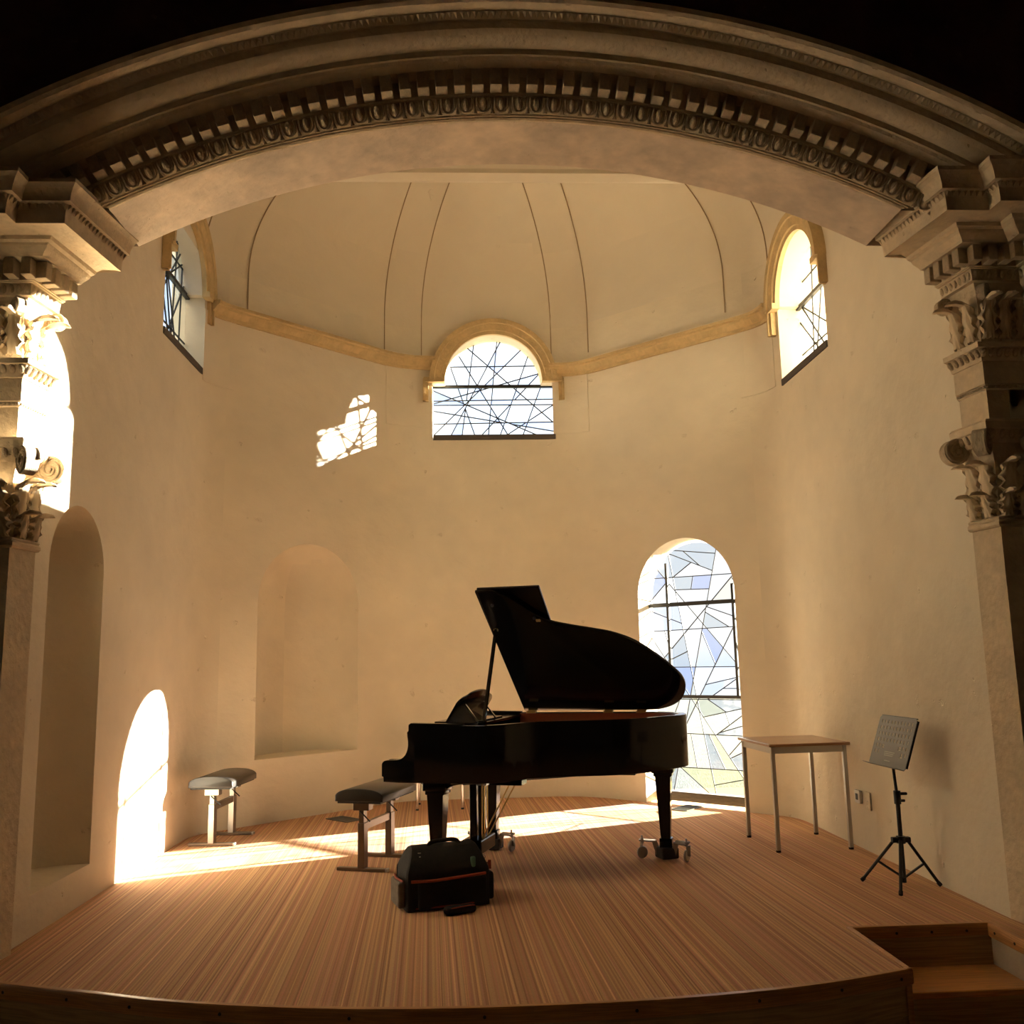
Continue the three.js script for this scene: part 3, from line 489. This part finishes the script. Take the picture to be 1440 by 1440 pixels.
  walk(0.004, 0, 4, 0.105, (s, d, nx, ny, i) => put(part('acanthus_leaf', leafTall, M.stone, o), s, 2.95, d, nx, ny));
  // scrolls at the back and front corners
  const q = m.map(([s, d, ns, nd]) => [s + ns * 0.075, d + nd * 0.075]);
  const vol = (p, y, ang, g = volute) => { const h = part('volute', g, M.stone, o); h.position.set(p[0], yy(y), -p[1]); h.rotation.y = ang; };
  vol([q[0][0], q[0][1] - 0.02], 2.385, 0); vol([q[1][0] - sg * 0.02, q[1][1] + 0.02], 2.385, sg * 0.8); vol(q[2], 2.385, 0); vol([q[3][0], q[3][1]], 2.385, 0);
  vol([sg * (kx + 0.02), -0.25], 3.20, sg * 0.7, voluteSmall); vol([sg * (kb - 0.05), -0.02], 3.20, 0, voluteSmall); vol([q[3][0], q[3][1]], 3.2, 0, voluteSmall);
  return o;
}
pilaster(-1, 'sunlit carved stone pilaster at the niche wall end of the arch');
pilaster(1, 'shaded carved stone pilaster beside the platform steps');

// ---------------------------------------------------------------- nave side of the arch wall, nave shell
{
  const sh = new THREE.Shape(); sh.moveTo(-6.1, -0.52); sh.lineTo(-2.62, -0.52); sh.lineTo(-2.62, 3.4);
  const t0 = Math.asin((2.62 + AC[0]) / (RC + 0.15)); for (let k = 0; k <= 40; k++) { const t = -t0 + k / 40 * 2 * t0; sh.lineTo(AC[0] + (RC + 0.15) * Math.sin(t), AC[1] + (RC + 0.15) * Math.cos(t)); }
  sh.lineTo(2.66, 3.4); sh.lineTo(2.66, -0.52); sh.lineTo(6.1, -0.52); sh.lineTo(6.1, 8.2); sh.lineTo(-6.1, 8.2); sh.closePath();
  const g = ext(sh, 0.22); struct('wall_front', wuv(g.clone().translate(0, 0, 0.0)), M.plaster, 'thick plastered wall above the chancel arch, apse side');
  const up = new THREE.Shape(); up.moveTo(-6.1, 3.72); const t1 = Math.acos((3.72 - AC[1]) / (RC + 0.15));
  for (let k = 0; k <= 40; k++) { const t = -t1 + k / 40 * 2 * t1; up.lineTo(AC[0] + (RC + 0.15) * Math.sin(t), AC[1] + (RC + 0.15) * Math.cos(t)); }
  up.lineTo(6.1, 3.72); up.lineTo(6.1, 8.2); up.lineTo(-6.1, 8.2); up.closePath();
  struct('wall_front', wuv(ext(up, 0.05).translate(0, 0, 0.221)), M.darkFacing, 'dark reddish brown facing above the chancel arch');
  struct('floor', wuv(box(12.2, 0.2, 10.6, 0, -0.622, 5.2)), M.naveFloor, 'stone floor of the nave below the platform');
  struct('wall_right', wuv(box(0.3, 8.9, 10.4, 6.2, 3.8, 5.25)), M.naveWall, 'nave side wall');
  struct('wall_left', wuv(box(0.3, 8.9, 10.4, -6.2, 3.8, 5.25)), M.naveWall, 'nave side wall');
  struct('wall_rear', wuv(box(12.6, 8.9, 0.3, 0, 3.8, 10.5)), M.naveWall, 'nave end wall');
  struct('ceiling', wuv(box(12.6, 0.3, 10.6, 0, 8.3, 5.25)), M.beam, 'dark timber nave ceiling');
  const bm = structGroup('trim_12', 'dark timber beam high above the chancel arch');
  part('ceiling_beam', wuv(box(12.0, 0.22, 0.25, 0, 5.55, 0.45)), M.beam, bm);
}

// ---------------------------------------------------------------- grand piano
{
  const th = R(-18.7), Wd = 1.408, zn = 0.704;
  const o = thing('grand_piano', 'black grand piano on castor trolleys with its lid propped open', 'piano', -0.538, 0, 1.709, th);
  const lidEdge = [[0.52, 1.408], [0.62, 1.404], [0.72, 1.34], [0.80, 1.235], [0.87, 1.14], [0.942, 1.072], [1.061, 1.02], [1.196, 0.975], [1.332, 0.925], [1.46, 0.835], [1.579, 0.686], [1.679, 0.52], [1.73, 0.41], [1.742, 0.30], [1.70, 0.147], [1.626, 0.06], [1.52, 0.008], [1.44, 0]];
  const smooth = (pts, n = 90) => new THREE.CatmullRomCurve3(pts.map(([x, w]) => v3(x, w, 0)), false, 'centripetal').getPoints(n).map((p) => [p.x, p.y]);
  const curve = smooth(lidEdge);     // (x, distance from the spine)
  // case rim as a ring: outline in (x, z) with z = w - 0.704
  const outline = [[0.20, 1.408], ...curve, [0.20, 0]];
  const insetBy = (pts, q) => pts.map((p, i) => { const a = pts[Math.max(0, i - 1)], b = pts[Math.min(pts.length - 1, i + 1)], dx = b[0] - a[0], dy = b[1] - a[1], l = Math.hypot(dx, dy) || 1; return [p[0] + dy / l * q, p[1] - dx / l * q]; });
  const inn = insetBy(curve, 0.045);
  const plan = (shape, y0, y1, bev = 0) => ext(shape, y1 - y0 - 2 * bev, bev).rotateX(Math.PI / 2).translate(0, y1 - bev, -zn);   // (x, w) -> (x, z), extruded downwards
  const ring = poly([[0.20, 1.408], ...curve, [0.20, 0], [0.20, 0.045], ...inn.slice().reverse(), [0.20, 1.363]]);
  part('case_rim', crease(plan(ring, 0.632, 0.972, 0.004), 0.5), M.black, o);
  const liner = poly([[0.50, 1.362], ...inn, [0.50, 0.046], [0.50, 0.07], ...insetBy(curve, 0.068).reverse(), [0.50, 1.338]]);
  part('inner_rim', crease(plan(liner, 0.80, 0.966), 0.5), M.mahogany, o);
  part('soundboard', plan(poly([[0.24, 1.35], ...inn, [0.24, 0.05]]), 0.80, 0.815), M.gold, o);
  part('bottom_frame', plan(poly([[0.45, 1.30], ...insetBy(curve, 0.10), [0.45, 0.10]]), 0.648, 0.70), M.blackMatt, o);
  part('braces', merge([box(1.05, 0.05, 0.07, 0.98, 0.645, -0.45), bar(v3(0.45, 0.645, 0.55), v3(1.5, 0.645, -0.3), 0.07, 0.05)]), M.blackMatt, o);
  // cheeks: profile in (x, y)
  const ck = new THREE.Shape(); ck.moveTo(0.50, 0.632); ck.lineTo(0.50, 0.978); ck.lineTo(0.17, 0.984); ck.lineTo(0.158, 0.975); ck.lineTo(0.157, 0.94); ck.lineTo(0.148, 0.93); ck.lineTo(0.15, 0.905); ck.bezierCurveTo(0.165, 0.83, 0.14, 0.765, 0.07, 0.762); ck.lineTo(0.01, 0.76); ck.quadraticCurveTo(-0.018, 0.757, -0.02, 0.735); ck.lineTo(-0.02, 0.67); ck.lineTo(-0.01, 0.665); ck.lineTo(-0.008, 0.637); ck.lineTo(0.10, 0.632); ck.closePath();
  for (const z of [zn - 0.055, -zn + 0.005]) part('cheek', crease(ext(ck, 0.05, 0.003, 16).translate(0, 0, z), 0.5), M.black, o);
  part('keybed', box(0.50, 0.05, Wd - 0.12, 0.25, 0.657, 0), M.blackMatt, o);
  part('key_slip', rbox(0.025, 0.075, Wd - 0.115, 0.006, -0.003, 0.705, 0), M.black, o);
  part('white_keys', box(0.15, 0.02, 1.22, 0.09, 0.735, 0), M.ivory, o);
  const bk = []; for (let i = 0; i < 51; i++) if (![1, 4].includes(i % 7)) bk.push(rbox(0.095, 0.02, 0.011, 0.003, 0.125, 0.752, -0.6 + (i + 0.5) * 0.0235, 1)); const kk = part('black_keys', merge(bk), M.black, o); kk.userData.kind = 'stuff';
  for (const z of [0.635, -0.635]) part('key_block', rbox(0.17, 0.045, 0.045, 0.008, 0.085, 0.742, z * 0.995), M.black, o);
  part('fallboard', rbox(0.025, 0.20, Wd - 0.115, 0.008, 0.19, 0.84, 0).rotateZ(0), M.black, o);
  part('front_shelf', box(0.32, 0.018, Wd - 0.115, 0.35, 0.952, 0), M.black, o);
  // underside arches to the near and far legs
  const br = new THREE.Shape(); br.moveTo(0.10, 0.632); br.lineTo(0.16, 0.63); br.quadraticCurveTo(0.235, 0.62, 0.245, 0.565); br.lineTo(0.345, 0.565); br.quadraticCurveTo(0.36, 0.605, 0.46, 0.618); br.lineTo(0.60, 0.628); br.lineTo(0.60, 0.648); br.lineTo(0.10, 0.648); br.closePath();
  const legs = [[0.294, 0.564, 0], [0.294, -0.573, 0], [1.562, -0.476, 0.6]];
  legs.forEach(([x, z, turn], i) => {
    const lg = new THREE.Group(); lg.name = 'leg'; lg.position.set(x, 0, z); o.add(lg);
    const g = new THREE.CylinderGeometry(0.075, 0.046, 0.42, 4, 1).rotateY(Math.PI / 4).translate(0, 0.345, 0);
    part('leg_post', crease(merge([g, rbox(0.125, 0.03, 0.125, 0.006, 0, 0.565, 0), rbox(0.15, 0.07, 0.15, 0.008, 0, 0.608, 0), rbox(0.085, 0.08, 0.085, 0.005, 0, 0.10, 0)]), 0.4), M.black, lg);
    if (i < 2) part('leg_bracket', crease(ext(br, 0.09, 0.004, 10).translate(-x, 0, -0.045), 0.5), M.black, lg);
    // castor trolley: cup and three arms
    part('trolley_cup', rbox(0.125, 0.075, 0.125, 0.012, 0, 0.045, 0).rotateY(turn), M.blackMatt, lg);
    [[Math.PI - 0.25], [0.35], [-1.9]].forEach(([a0]) => {
      const a = a0 + turn * 0.3, c = Math.cos(a), s = Math.sin(a), at = (r, y) => v3(c * r, y, s * r);
      part('trolley_arm', merge([bar(at(0.055, 0.03), at(0.082, 0.118), 0.034, 0.008).clone(), bar(at(0.075, 0.118), at(0.185, 0.122), 0.010, 0.036)]), M.greyMetal, lg);
      const wx = c * 0.165, wz = s * 0.165;
      const wheel = part('castor_wheel', merge([new THREE.TorusGeometry(0.030, 0.011, 8, 22), cyl(0.024, 0.024, 0.016, 0, 0, 0, 18).rotateX(Math.PI / 2)]).rotateY(0.9 + a0).translate(wx, 0.042, wz), M.greyMetal, lg);
      part('castor_fork', merge([box(0.005, 0.07, 0.03).translate(0, 0, 0.0).rotateY(0.9 + a0).translate(wx + 0.014 * Math.sin(0.9 + a0), 0.075, wz + 0.014 * Math.cos(0.9 + a0)), cyl(0.012, 0.012, 0.03, wx, 0.118, wz, 10), cyl(0.006, 0.006, 0.03, wx, 0.138, wz, 8)]), M.greyMetal, lg);
    });
  });
  // lyre and pedals
  const ly = new THREE.Group(); ly.name = 'pedal_lyre'; ly.position.set(0.37, 0, 0.0); o.add(ly);
  for (const z of [-0.085, 0.085]) part('lyre_post', rbox(0.05, 0.46, 0.05, 0.008, 0, 0.40, z), M.black, ly);
  part('lyre_box', rbox(0.14, 0.09, 0.32, 0.012, 0, 0.155, 0), M.black, ly);
  part('lyre_top', rbox(0.16, 0.03, 0.30, 0.006, 0, 0.625, 0), M.black, ly);
  for (const z of [-0.075, 0, 0.075]) { part('pedal', rbox(0.12, 0.012, 0.032, 0.006, -0.11, 0.115, z), M.brass, ly); part('pedal_rod', bar(v3(0.045, 0.18, z * 0.8), v3(0.05, 0.64, z * 0.8), 0.008, 0.008, true), M.brass, ly); }
  for (const z of [-0.07, 0.07]) part('lyre_brace', bar(v3(0.03, 0.16, z), v3(0.30, 0.64, z * 1.4), 0.010, 0.010, true), M.brass, ly);
  part('trapwork', merge([box(0.30, 0.03, 0.035, 0.16, 0.606, 0.16), box(0.06, 0.02, 0.06, 0.05, 0.545, 0.03)]), M.greyMetal, ly); ly.children[ly.children.length - 1].userData.kind = 'stuff';
  for (const [x, z, w, d] of [[1.35, -0.12, 0.16, 0.10], [0.72, 0.45, 0.20, 0.12]]) part('under_block', rbox(w, 0.035, d, 0.004, x, 0.616, z), M.black, o);
  // lid, hinged on the spine
  const lid = new THREE.Group(); lid.name = 'lid'; lid.position.set(0, 0.983, -zn); lid.rotation.x = -R(35.15); o.add(lid);
  part('lid_board', crease(ext(poly([...curve, [0.52, 0]]), 0.014, 0.004).rotateX(Math.PI / 2).translate(0, 0.018, 0), 0.5), M.black, lid);
  part('folded_flap', rbox(0.42, 0.02, 1.408, 0.006, 0.73, 0.036, 0.704), M.black, lid);
  for (const [x, w] of [[0.60, 1.28], [0.85, 1.13]]) part('lid_bumper', cyl(0.010, 0.012, 0.012, x, -0.006, w, 12), M.rubber, lid);
  part('flap_catch', rbox(0.03, 0.012, 0.02, 0.003, 0.87, -0.003, 1.10), M.brass, lid);
  part('prop_socket', cyl(0.016, 0.016, 0.008, 0.556, -0.004, 1.01, 14), M.brass, lid);
  for (const x of [0.58, 1.16, 1.40]) part('lid_hinge', merge([cyl(0.009, 0.009, 0.07, 0, 0, 0, 12).rotateZ(Math.PI / 2).translate(x, 0.982, -zn - 0.002), box(0.07, 0.05, 0.006, x, 0.955, -zn + 0.048)]), M.brass, o);
  part('prop_stick', bar(v3(0.575, 0.955, 0.50), v3(0.556, 1.565, 0.125), 0.018, 0.026), M.black, o);
  part('prop_stick_block', rbox(0.05, 0.05, 0.04, 0.006, 0.575, 0.968, 0.515), M.black, o);
  // music desk leaning towards the strings
  const ds = new THREE.Shape(); ds.moveTo(-0.36, 0); ds.lineTo(0.36, 0); ds.lineTo(0.36, 0.15); ds.bezierCurveTo(0.33, 0.20, 0.24, 0.19, 0.20, 0.215); ds.bezierCurveTo(0.1, 0.245, -0.1, 0.245, -0.20, 0.215); ds.bezierCurveTo(-0.24, 0.19, -0.33, 0.20, -0.36, 0.15); ds.closePath();
  const dk = new THREE.Group(); dk.name = 'music_desk'; dk.position.set(0.29, 0.966, 0.05); o.add(dk);
  part('desk_panel', crease(ext(ds, 0.01, 0.003).rotateY(Math.PI / 2).rotateZ(-0.56), 0.5), M.black, dk);
  part('desk_ledge', rbox(0.07, 0.012, 0.74, 0.004, -0.035, 0.006, 0), M.black, dk);
  for (const z of [-0.2, 0.2]) part('desk_strut', bar(v3(0.075, 0.12, z), v3(0.17, -0.002, z), 0.010, 0.016), M.chrome, dk);
  part('desk_slide', box(0.16, 0.012, 0.72, 0.09, -0.002, 0), M.black, dk);
}
// ---------------------------------------------------------------- piano benches
function bench(label, s, d, turn, h, post, feet) {
  const o = thing('piano_bench', label, 'bench', s, 0, d, turn, 'adjustable piano benches');
  const LZ = 0.60, WX = 0.33;
  const sx = new THREE.Shape(); sx.moveTo(-WX / 2, 0); sx.lineTo(WX / 2, 0); sx.lineTo(WX / 2, 0.028); sx.quadraticCurveTo(WX / 2 - 0.01, 0.05, WX / 2 - 0.07, 0.062); sx.quadraticCurveTo(0, 0.076, -WX / 2 + 0.07, 0.062); sx.quadraticCurveTo(-WX / 2 + 0.01, 0.05, -WX / 2, 0.028); sx.closePath();
  part('seat', crease(ext(sx, LZ - 0.02, 0.008, 10).translate(0, h - 0.07, -LZ / 2 + 0.01), 0.5), M.leather, o);
  part('seat_board', box(WX - 0.02, 0.012, LZ - 0.02, 0, h - 0.084, 0), M.blackMatt, o);
  for (const z of [-0.225, 0.225]) {
    part('bracket', rbox(0.115, 0.05, 0.07, 0.004, 0, h - 0.114, z), post, o);
    part('inner_post', box(0.034, 0.20, 0.05, 0, h - 0.225, z), post, o);
    part('outer_post', rbox(0.046, 0.29, 0.066, 0.003, 0, 0.165, z), post, o);
    part('foot_bar', rbox(0.36, 0.02, 0.045, 0.003, 0, 0.012, z), feet, o);
    part('foot_cap', rbox(0.016, 0.021, 0.046, 0.003, 0.176, 0.0125, z), M.greyMetal, o);
    part('lever', bar(v3(0.0, h - 0.14, z + 0.045), v3(0.075, h - 0.205, z + 0.05), 0.009, 0.009, true), M.blackMatt, o);
  }
  part('cross_rail', box(0.03, 0.045, 0.40, 0, 0.285, 0), post, o);
  return o;
}
bench('dark bench with black padded seat half under the piano keyboard', -0.885, 1.80, R(-18.7) , 0.53, M.bronzed, M.bronzed);
bench('dark bench with black padded seat against the sunlit wall', -2.205, 2.86, R(-5), 0.515, M.satin, M.bronzed);

// ---------------------------------------------------------------- table, stool
{
  const o = thing('side_table', 'small wooden-topped table with grey square legs by the window', 'table', 2.145, 0, 2.055, R(3.5));
  part('tabletop', wuv(rbox(0.60, 0.02, 0.64, 0.005, 0, 0.725, 0)), M.tabletop, o);
  for (const [x, z] of [[-0.265, -0.285], [0.265, -0.285], [-0.265, 0.285], [0.265, 0.285]]) { part('leg', rbox(0.028, 0.70, 0.028, 0.004, x, 0.362, z), M.tableLeg, o); part('foot', cyl(0.017, 0.017, 0.014, x, 0.007, z, 12), M.rubber, o); }
  for (const z of [-0.285, 0.285]) part('apron', box(0.502, 0.045, 0.02, 0, 0.69, z), M.tableLeg, o);
  for (const x of [-0.265, 0.265]) part('apron', box(0.02, 0.045, 0.542, x, 0.69, 0), M.tableLeg, o);
}
{
  const o = thing('stool', 'chrome-legged stool behind the piano at the apse wall', 'stool', -0.52, 0, 4.24, R(0));
  part('seat', rbox(0.48, 0.04, 0.40, 0.015, 0, 0.45, 0), M.blackMatt, o);
  for (const x of [-0.21, 0.21]) for (const z of [-0.18, 0.18]) { part('leg', cyl(0.012, 0.012, 0.42, x, 0.222, z, 12), M.chrome, o); part('foot', cyl(0.014, 0.015, 0.016, x, 0.008, z, 12), M.rubber, o); }
}
// ---------------------------------------------------------------- music stand
{
  const o = thing('music_stand', 'black tripod music stand with perforated grey desk by the wall', 'music stand', 2.285, 0, 0.685, 0);
  const hub = 0.27;
  part('column', merge([bar(v3(0, 0.03, 0), v3(0, 0.52, 0), 0.026, 0.026, true), bar(v3(0, 0.5, 0), v3(-0.012, 0.72, 0), 0.018, 0.018, true)]), M.standBlack, o);
  part('clamp', merge([cyl(0.02, 0.02, 0.075, 0, 0.51, 0, 16), rbox(0.05, 0.016, 0.02, 0.006, 0.035, 0.53, 0.0), rbox(0.03, 0.016, 0.016, 0.006, 0.03, 0.49, 0.0)]), M.standBlack, o);
  part('hub', merge([cyl(0.026, 0.026, 0.04, 0, hub, 0, 16), rbox(0.11, 0.03, 0.035, 0.006, 0, hub, 0)]), M.standBlack, o);
  for (const [x, z] of [[-0.175, -0.17], [-0.11, 0.185], [0.205, 0.01]]) {
    const L = new THREE.Group(); L.name = 'leg'; o.add(L); const n = Math.hypot(x, z);
    part('leg_tube', bar(v3(x / n * 0.035, hub, z / n * 0.035), v3(x, 0.016, z), 0.018, 0.018, true), M.standBlack, L);
    part('rubber_foot', bar(v3(x * 0.96, 0.026, z * 0.96), v3(x * 1.03, 0.010, z * 1.03), 0.024, 0.024, true), M.rubber, L);
    part('brace', bar(v3(0, 0.055, 0), v3(x * 0.58, 0.13, z * 0.58), 0.010, 0.012), M.standBlack, L);
  }
  // perforated desk
  const dw = 0.45, dh = 0.31, sh = poly([[-dw / 2 + 0.015, 0], [dw / 2 - 0.015, 0], [dw / 2, 0.012], [dw / 2, dh - 0.02], [dw / 2 - 0.02, dh], [-dw / 2 + 0.02, dh], [-dw / 2, dh - 0.02], [-dw / 2, 0.012]]);
  const slot = (x, y, w = 0.013, h = 0.02) => sh.holes.push(new THREE.Path([new THREE.Vector2(x - w / 2, y - h / 2), new THREE.Vector2(x - w / 2, y + h / 2), new THREE.Vector2(x + w / 2, y + h / 2), new THREE.Vector2(x + w / 2, y - h / 2)]));
  for (let r = 0; r < 4; r++) for (let c = 0; c < 10; c++) slot(-0.18 + c * 0.04, 0.27 - r * 0.037);
  for (let r = 4; r < 6; r++) for (const c of [0, 1, 8, 9]) slot(-0.18 + c * 0.04, 0.27 - r * 0.037);
  for (const [x, y] of [[-0.10, 0.125], [0.10, 0.125], [-0.10, 0.113], [0.10, 0.113], [0.14, 0.07]]) slot(x, y, 0.028, 0.006);
  const desk = new THREE.Group(); desk.name = 'desk'; o.add(desk);
  const nrm = new THREE.Vector3(-0.94, 0.34, 0.03).normalize(), across = new THREE.Vector3(0.03, 0, 1); across.addScaledVector(nrm, -across.dot(nrm)).normalize(); const up = nrm.clone().cross(across).normalize();
  desk.quaternion.setFromRotationMatrix(new THREE.Matrix4().makeBasis(across, up, nrm)); desk.position.set(-0.05, 0.685, 0.0);
  part('desk_plate', ext(sh, 0.003), M.deskGrey, desk);
  part('desk_lip', box(dw - 0.03, 0.003, 0.05, 0, 0.0, 0.025), M.deskGrey, desk);
  part('desk_rim', merge([box(0.004, dh - 0.03, 0.014, dw / 2 - 0.002, dh / 2, -0.004), box(0.004, dh - 0.03, 0.014, -dw / 2 + 0.002, dh / 2, -0.004), box(dw - 0.04, 0.004, 0.014, 0, dh - 0.002, -0.004)]), M.standBlack, desk);
  part('desk_bracket', bar(v3(0, 0.10, -0.004), v3(0.0, 0.04, -0.05), 0.03, 0.02), M.standBlack, desk);
  // pale print on the desk
  const c = document.createElement('canvas'); c.width = 256; c.height = 128; const x = c.getContext('2d'); x.fillStyle = '#84827b'; x.fillRect(0, 0, 256, 128); x.fillStyle = '#c9c5b8';
  x.font = 'bold 24px sans-serif'; for (let r = 0; r < 3; r++) for (let k = 0; k < 12 - r; k++) { x.fillRect(18 + k * 18 + r * 6, 14 + r * 18, 12, 9); } for (let k = 0; k < 6; k++) x.fillRect(60 + k * 20, 104, 14, 9);
  const ct = new THREE.CanvasTexture(c); ct.colorSpace = THREE.SRGBColorSpace;
  part('desk_print', new THREE.PlaneGeometry(0.15, 0.075).translate(0.0, 0.062, 0.0042), new THREE.MeshStandardMaterial({ map: ct, roughness: 0.6 }), desk);
}
// ---------------------------------------------------------------- tool bag and strap pad
{
  const o = thing('tool_bag', 'black tool bag with red piping and grey end pocket on the carpet', 'bag', -0.405, 0, 0.70, R(17));
  const L = 0.49, D = 0.25, H = 0.30;
  const pr = new THREE.Shape(); pr.moveTo(-D / 2, 0.012); pr.quadraticCurveTo(-D / 2, 0, -D / 2 + 0.012, 0); pr.lineTo(D / 2 - 0.012, 0); pr.quadraticCurveTo(D / 2, 0, D / 2, 0.012); pr.lineTo(D / 2 - 0.004, 0.19); pr.quadraticCurveTo(D / 2 - 0.02, 0.26, 0.045, H); pr.quadraticCurveTo(0, H + 0.018, -0.045, H); pr.quadraticCurveTo(-D / 2 + 0.02, 0.26, -D / 2 + 0.004, 0.19); pr.closePath();
  const body = ext(pr, L - 0.05, 0.02, 10).rotateY(Math.PI / 2).translate(-L / 2 + 0.025, 0.0, 0);
  const p = body.attributes.position; for (let i = 0; i < p.count; i++) { const x = p.getX(i), y = p.getY(i), z = p.getZ(i); const k = y > 0.2 ? 1 - 0.16 * (y - 0.2) / 0.1 : 1; p.setX(i, x * k); p.setY(i, Math.max(0.002, y + (y > 0.2 ? 0.03 * x + 0.012 * Math.sin(x * 17) : 0))); p.setZ(i, z * (1 + 0.03 * Math.sin(x * 13))); }
  part('body', wuv(crease(body, 0.6)), M.bagBlack, o);
  part('front_pocket', wuv(rbox(0.40, 0.155, 0.045, 0.016, 0.02, 0.085, D / 2 + 0.012)), M.bagBlack, o);
  part('end_pocket', wuv(rbox(0.045, 0.14, 0.20, 0.016, -L / 2 - 0.014, 0.085, 0.0)), M.bagGrey, o);
  part('end_pocket', wuv(rbox(0.045, 0.15, 0.20, 0.016, L / 2 + 0.012, 0.09, 0.0)), M.bagBlack, o);
  part('piping', tube([v3(-0.22, 0.165, D / 2 + 0.03), v3(-0.1, 0.162, D / 2 + 0.036), v3(0.05, 0.168, D / 2 + 0.036), v3(0.21, 0.175, D / 2 + 0.03)], 0.008), M.bagRed, o);
  part('piping', tube([v3(-0.23, 0.018, D / 2 + 0.008), v3(-0.05, 0.022, D / 2 + 0.036), v3(0.1, 0.022, D / 2 + 0.036), v3(0.235, 0.03, D / 2 + 0.008)], 0.005), M.bagRed, o);
  part('piping', tube([v3(-0.255, 0.16, 0.10), v3(-0.27, 0.163, 0.0), v3(-0.255, 0.16, -0.10)], 0.007), M.bagRed, o);
  part('handle', tube([v3(-0.10, 0.29, 0.03), v3(-0.08, 0.335, 0.02), v3(0, 0.345, 0.01), v3(0.08, 0.34, 0.02), v3(0.10, 0.30, 0.03)], 0.012), M.bagBlack, o); part('handle', tube([v3(0.12, 0.30, -0.02), v3(0.16, 0.325, -0.02), v3(0.20, 0.30, -0.02)], 0.010), M.bagBlack, o);
  part('snap_hook', merge([new THREE.TorusGeometry(0.012, 0.003, 6, 16).scale(0.7, 1.5, 1).translate(-0.155, 0.262, D / 2 - 0.03), new THREE.TorusGeometry(0.017, 0.003, 6, 18).translate(-0.15, 0.228, D / 2 - 0.008), rbox(0.02, 0.02, 0.012, 0.003, -0.155, 0.29, D / 2 - 0.05)]), M.chrome, o);
  part('tool_handle', rbox(0.03, 0.10, 0.025, 0.01, 0.145, 0.215, D / 2 + 0.0).rotateZ(0.0), M.bagGreen, o);
  part('key_ring', merge([new THREE.TorusGeometry(0.012, 0.0025, 6, 16).translate(0.225, 0.245, 0.07), box(0.008, 0.05, 0.004, 0.237, 0.205, 0.075), box(0.012, 0.045, 0.005, 0.247, 0.19, 0.06)]), M.chrome, o);
  part('pull_tab', rbox(0.018, 0.05, 0.012, 0.004, 0.255, 0.205, 0.09), M.bagRed, o);
}
{
  const o = thing('strap_pad', 'dark padded strap lying in front of the tool bag', 'strap', -0.305, 0, 0.462, R(20));
  part('pad', wuv(crease(rbox(0.18, 0.042, 0.065, 0.02, 0, 0.0225, 0, 4), 0.8)), M.bagBlack, o);
  part('piping', tube([v3(-0.085, 0.032, 0.022), v3(0, 0.042, 0.03), v3(0.07, 0.042, 0.026), v3(0.09, 0.03, 0.0)], 0.003), M.bagRed, o);
}
// ---------------------------------------------------------------- sockets and floor vents
{
  const o = thing('wall_socket', 'white wall socket on the plaster near the music stand', 'socket', 2.511, 0.355, 1.785, 0);
  part('plate', rbox(0.02, 0.09, 0.085, 0.004, -0.006, 0, 0), M.whitePlastic, o); part('rocker', rbox(0.012, 0.042, 0.03, 0.003, -0.017, 0, 0), M.darkSlot, o);
  const q = thing('blank_plate', 'flat plaster-coloured cover plate beside the wall socket', 'cover plate', 2.514, 0.345, 1.63, 0);
  part('cover', rbox(0.012, 0.12, 0.075, 0.003, -0.004, 0, 0), M.plaster, q); part('screw', cyl(0.004, 0.004, 0.003, -0.011, 0, 0, 8).rotateZ(0), M.greyMetal, q);
}
function vent(label, s, d, turn, w, l) {
  const o = thing('floor_vent', label, 'vent', s, 0.001, d, turn, 'metal floor vents in the carpet');
  part('frame', merge([box(w, 0.006, 0.012, 0, 0.003, -l / 2), box(w, 0.006, 0.012, 0, 0.003, l / 2), box(0.012, 0.006, l, -w / 2, 0.003, 0), box(0.012, 0.006, l, w / 2, 0.003, 0)]), M.grille, o);
  part('backing', box(w, 0.002, l, 0, 0.001, 0), M.darkSlot, o);
  for (let k = 0; k < 9; k++) part('slat', box(w * 0.92, 0.005, 0.012, 0, 0.0035, -l / 2 + l * (k + 0.5) / 9), M.grille, o);
}
vent('square metal floor vent under the niche of the curved wall', -1.35, 3.67, R(44), 0.17, 0.30);
vent('square metal floor vent in the sun by the tall window', 1.72, 3.74, R(-44), 0.17, 0.30);

scene.traverse((m) => { if (m.isMesh) { m.castShadow = true; m.receiveShadow = true; } });
renderer.render(scene, camera);
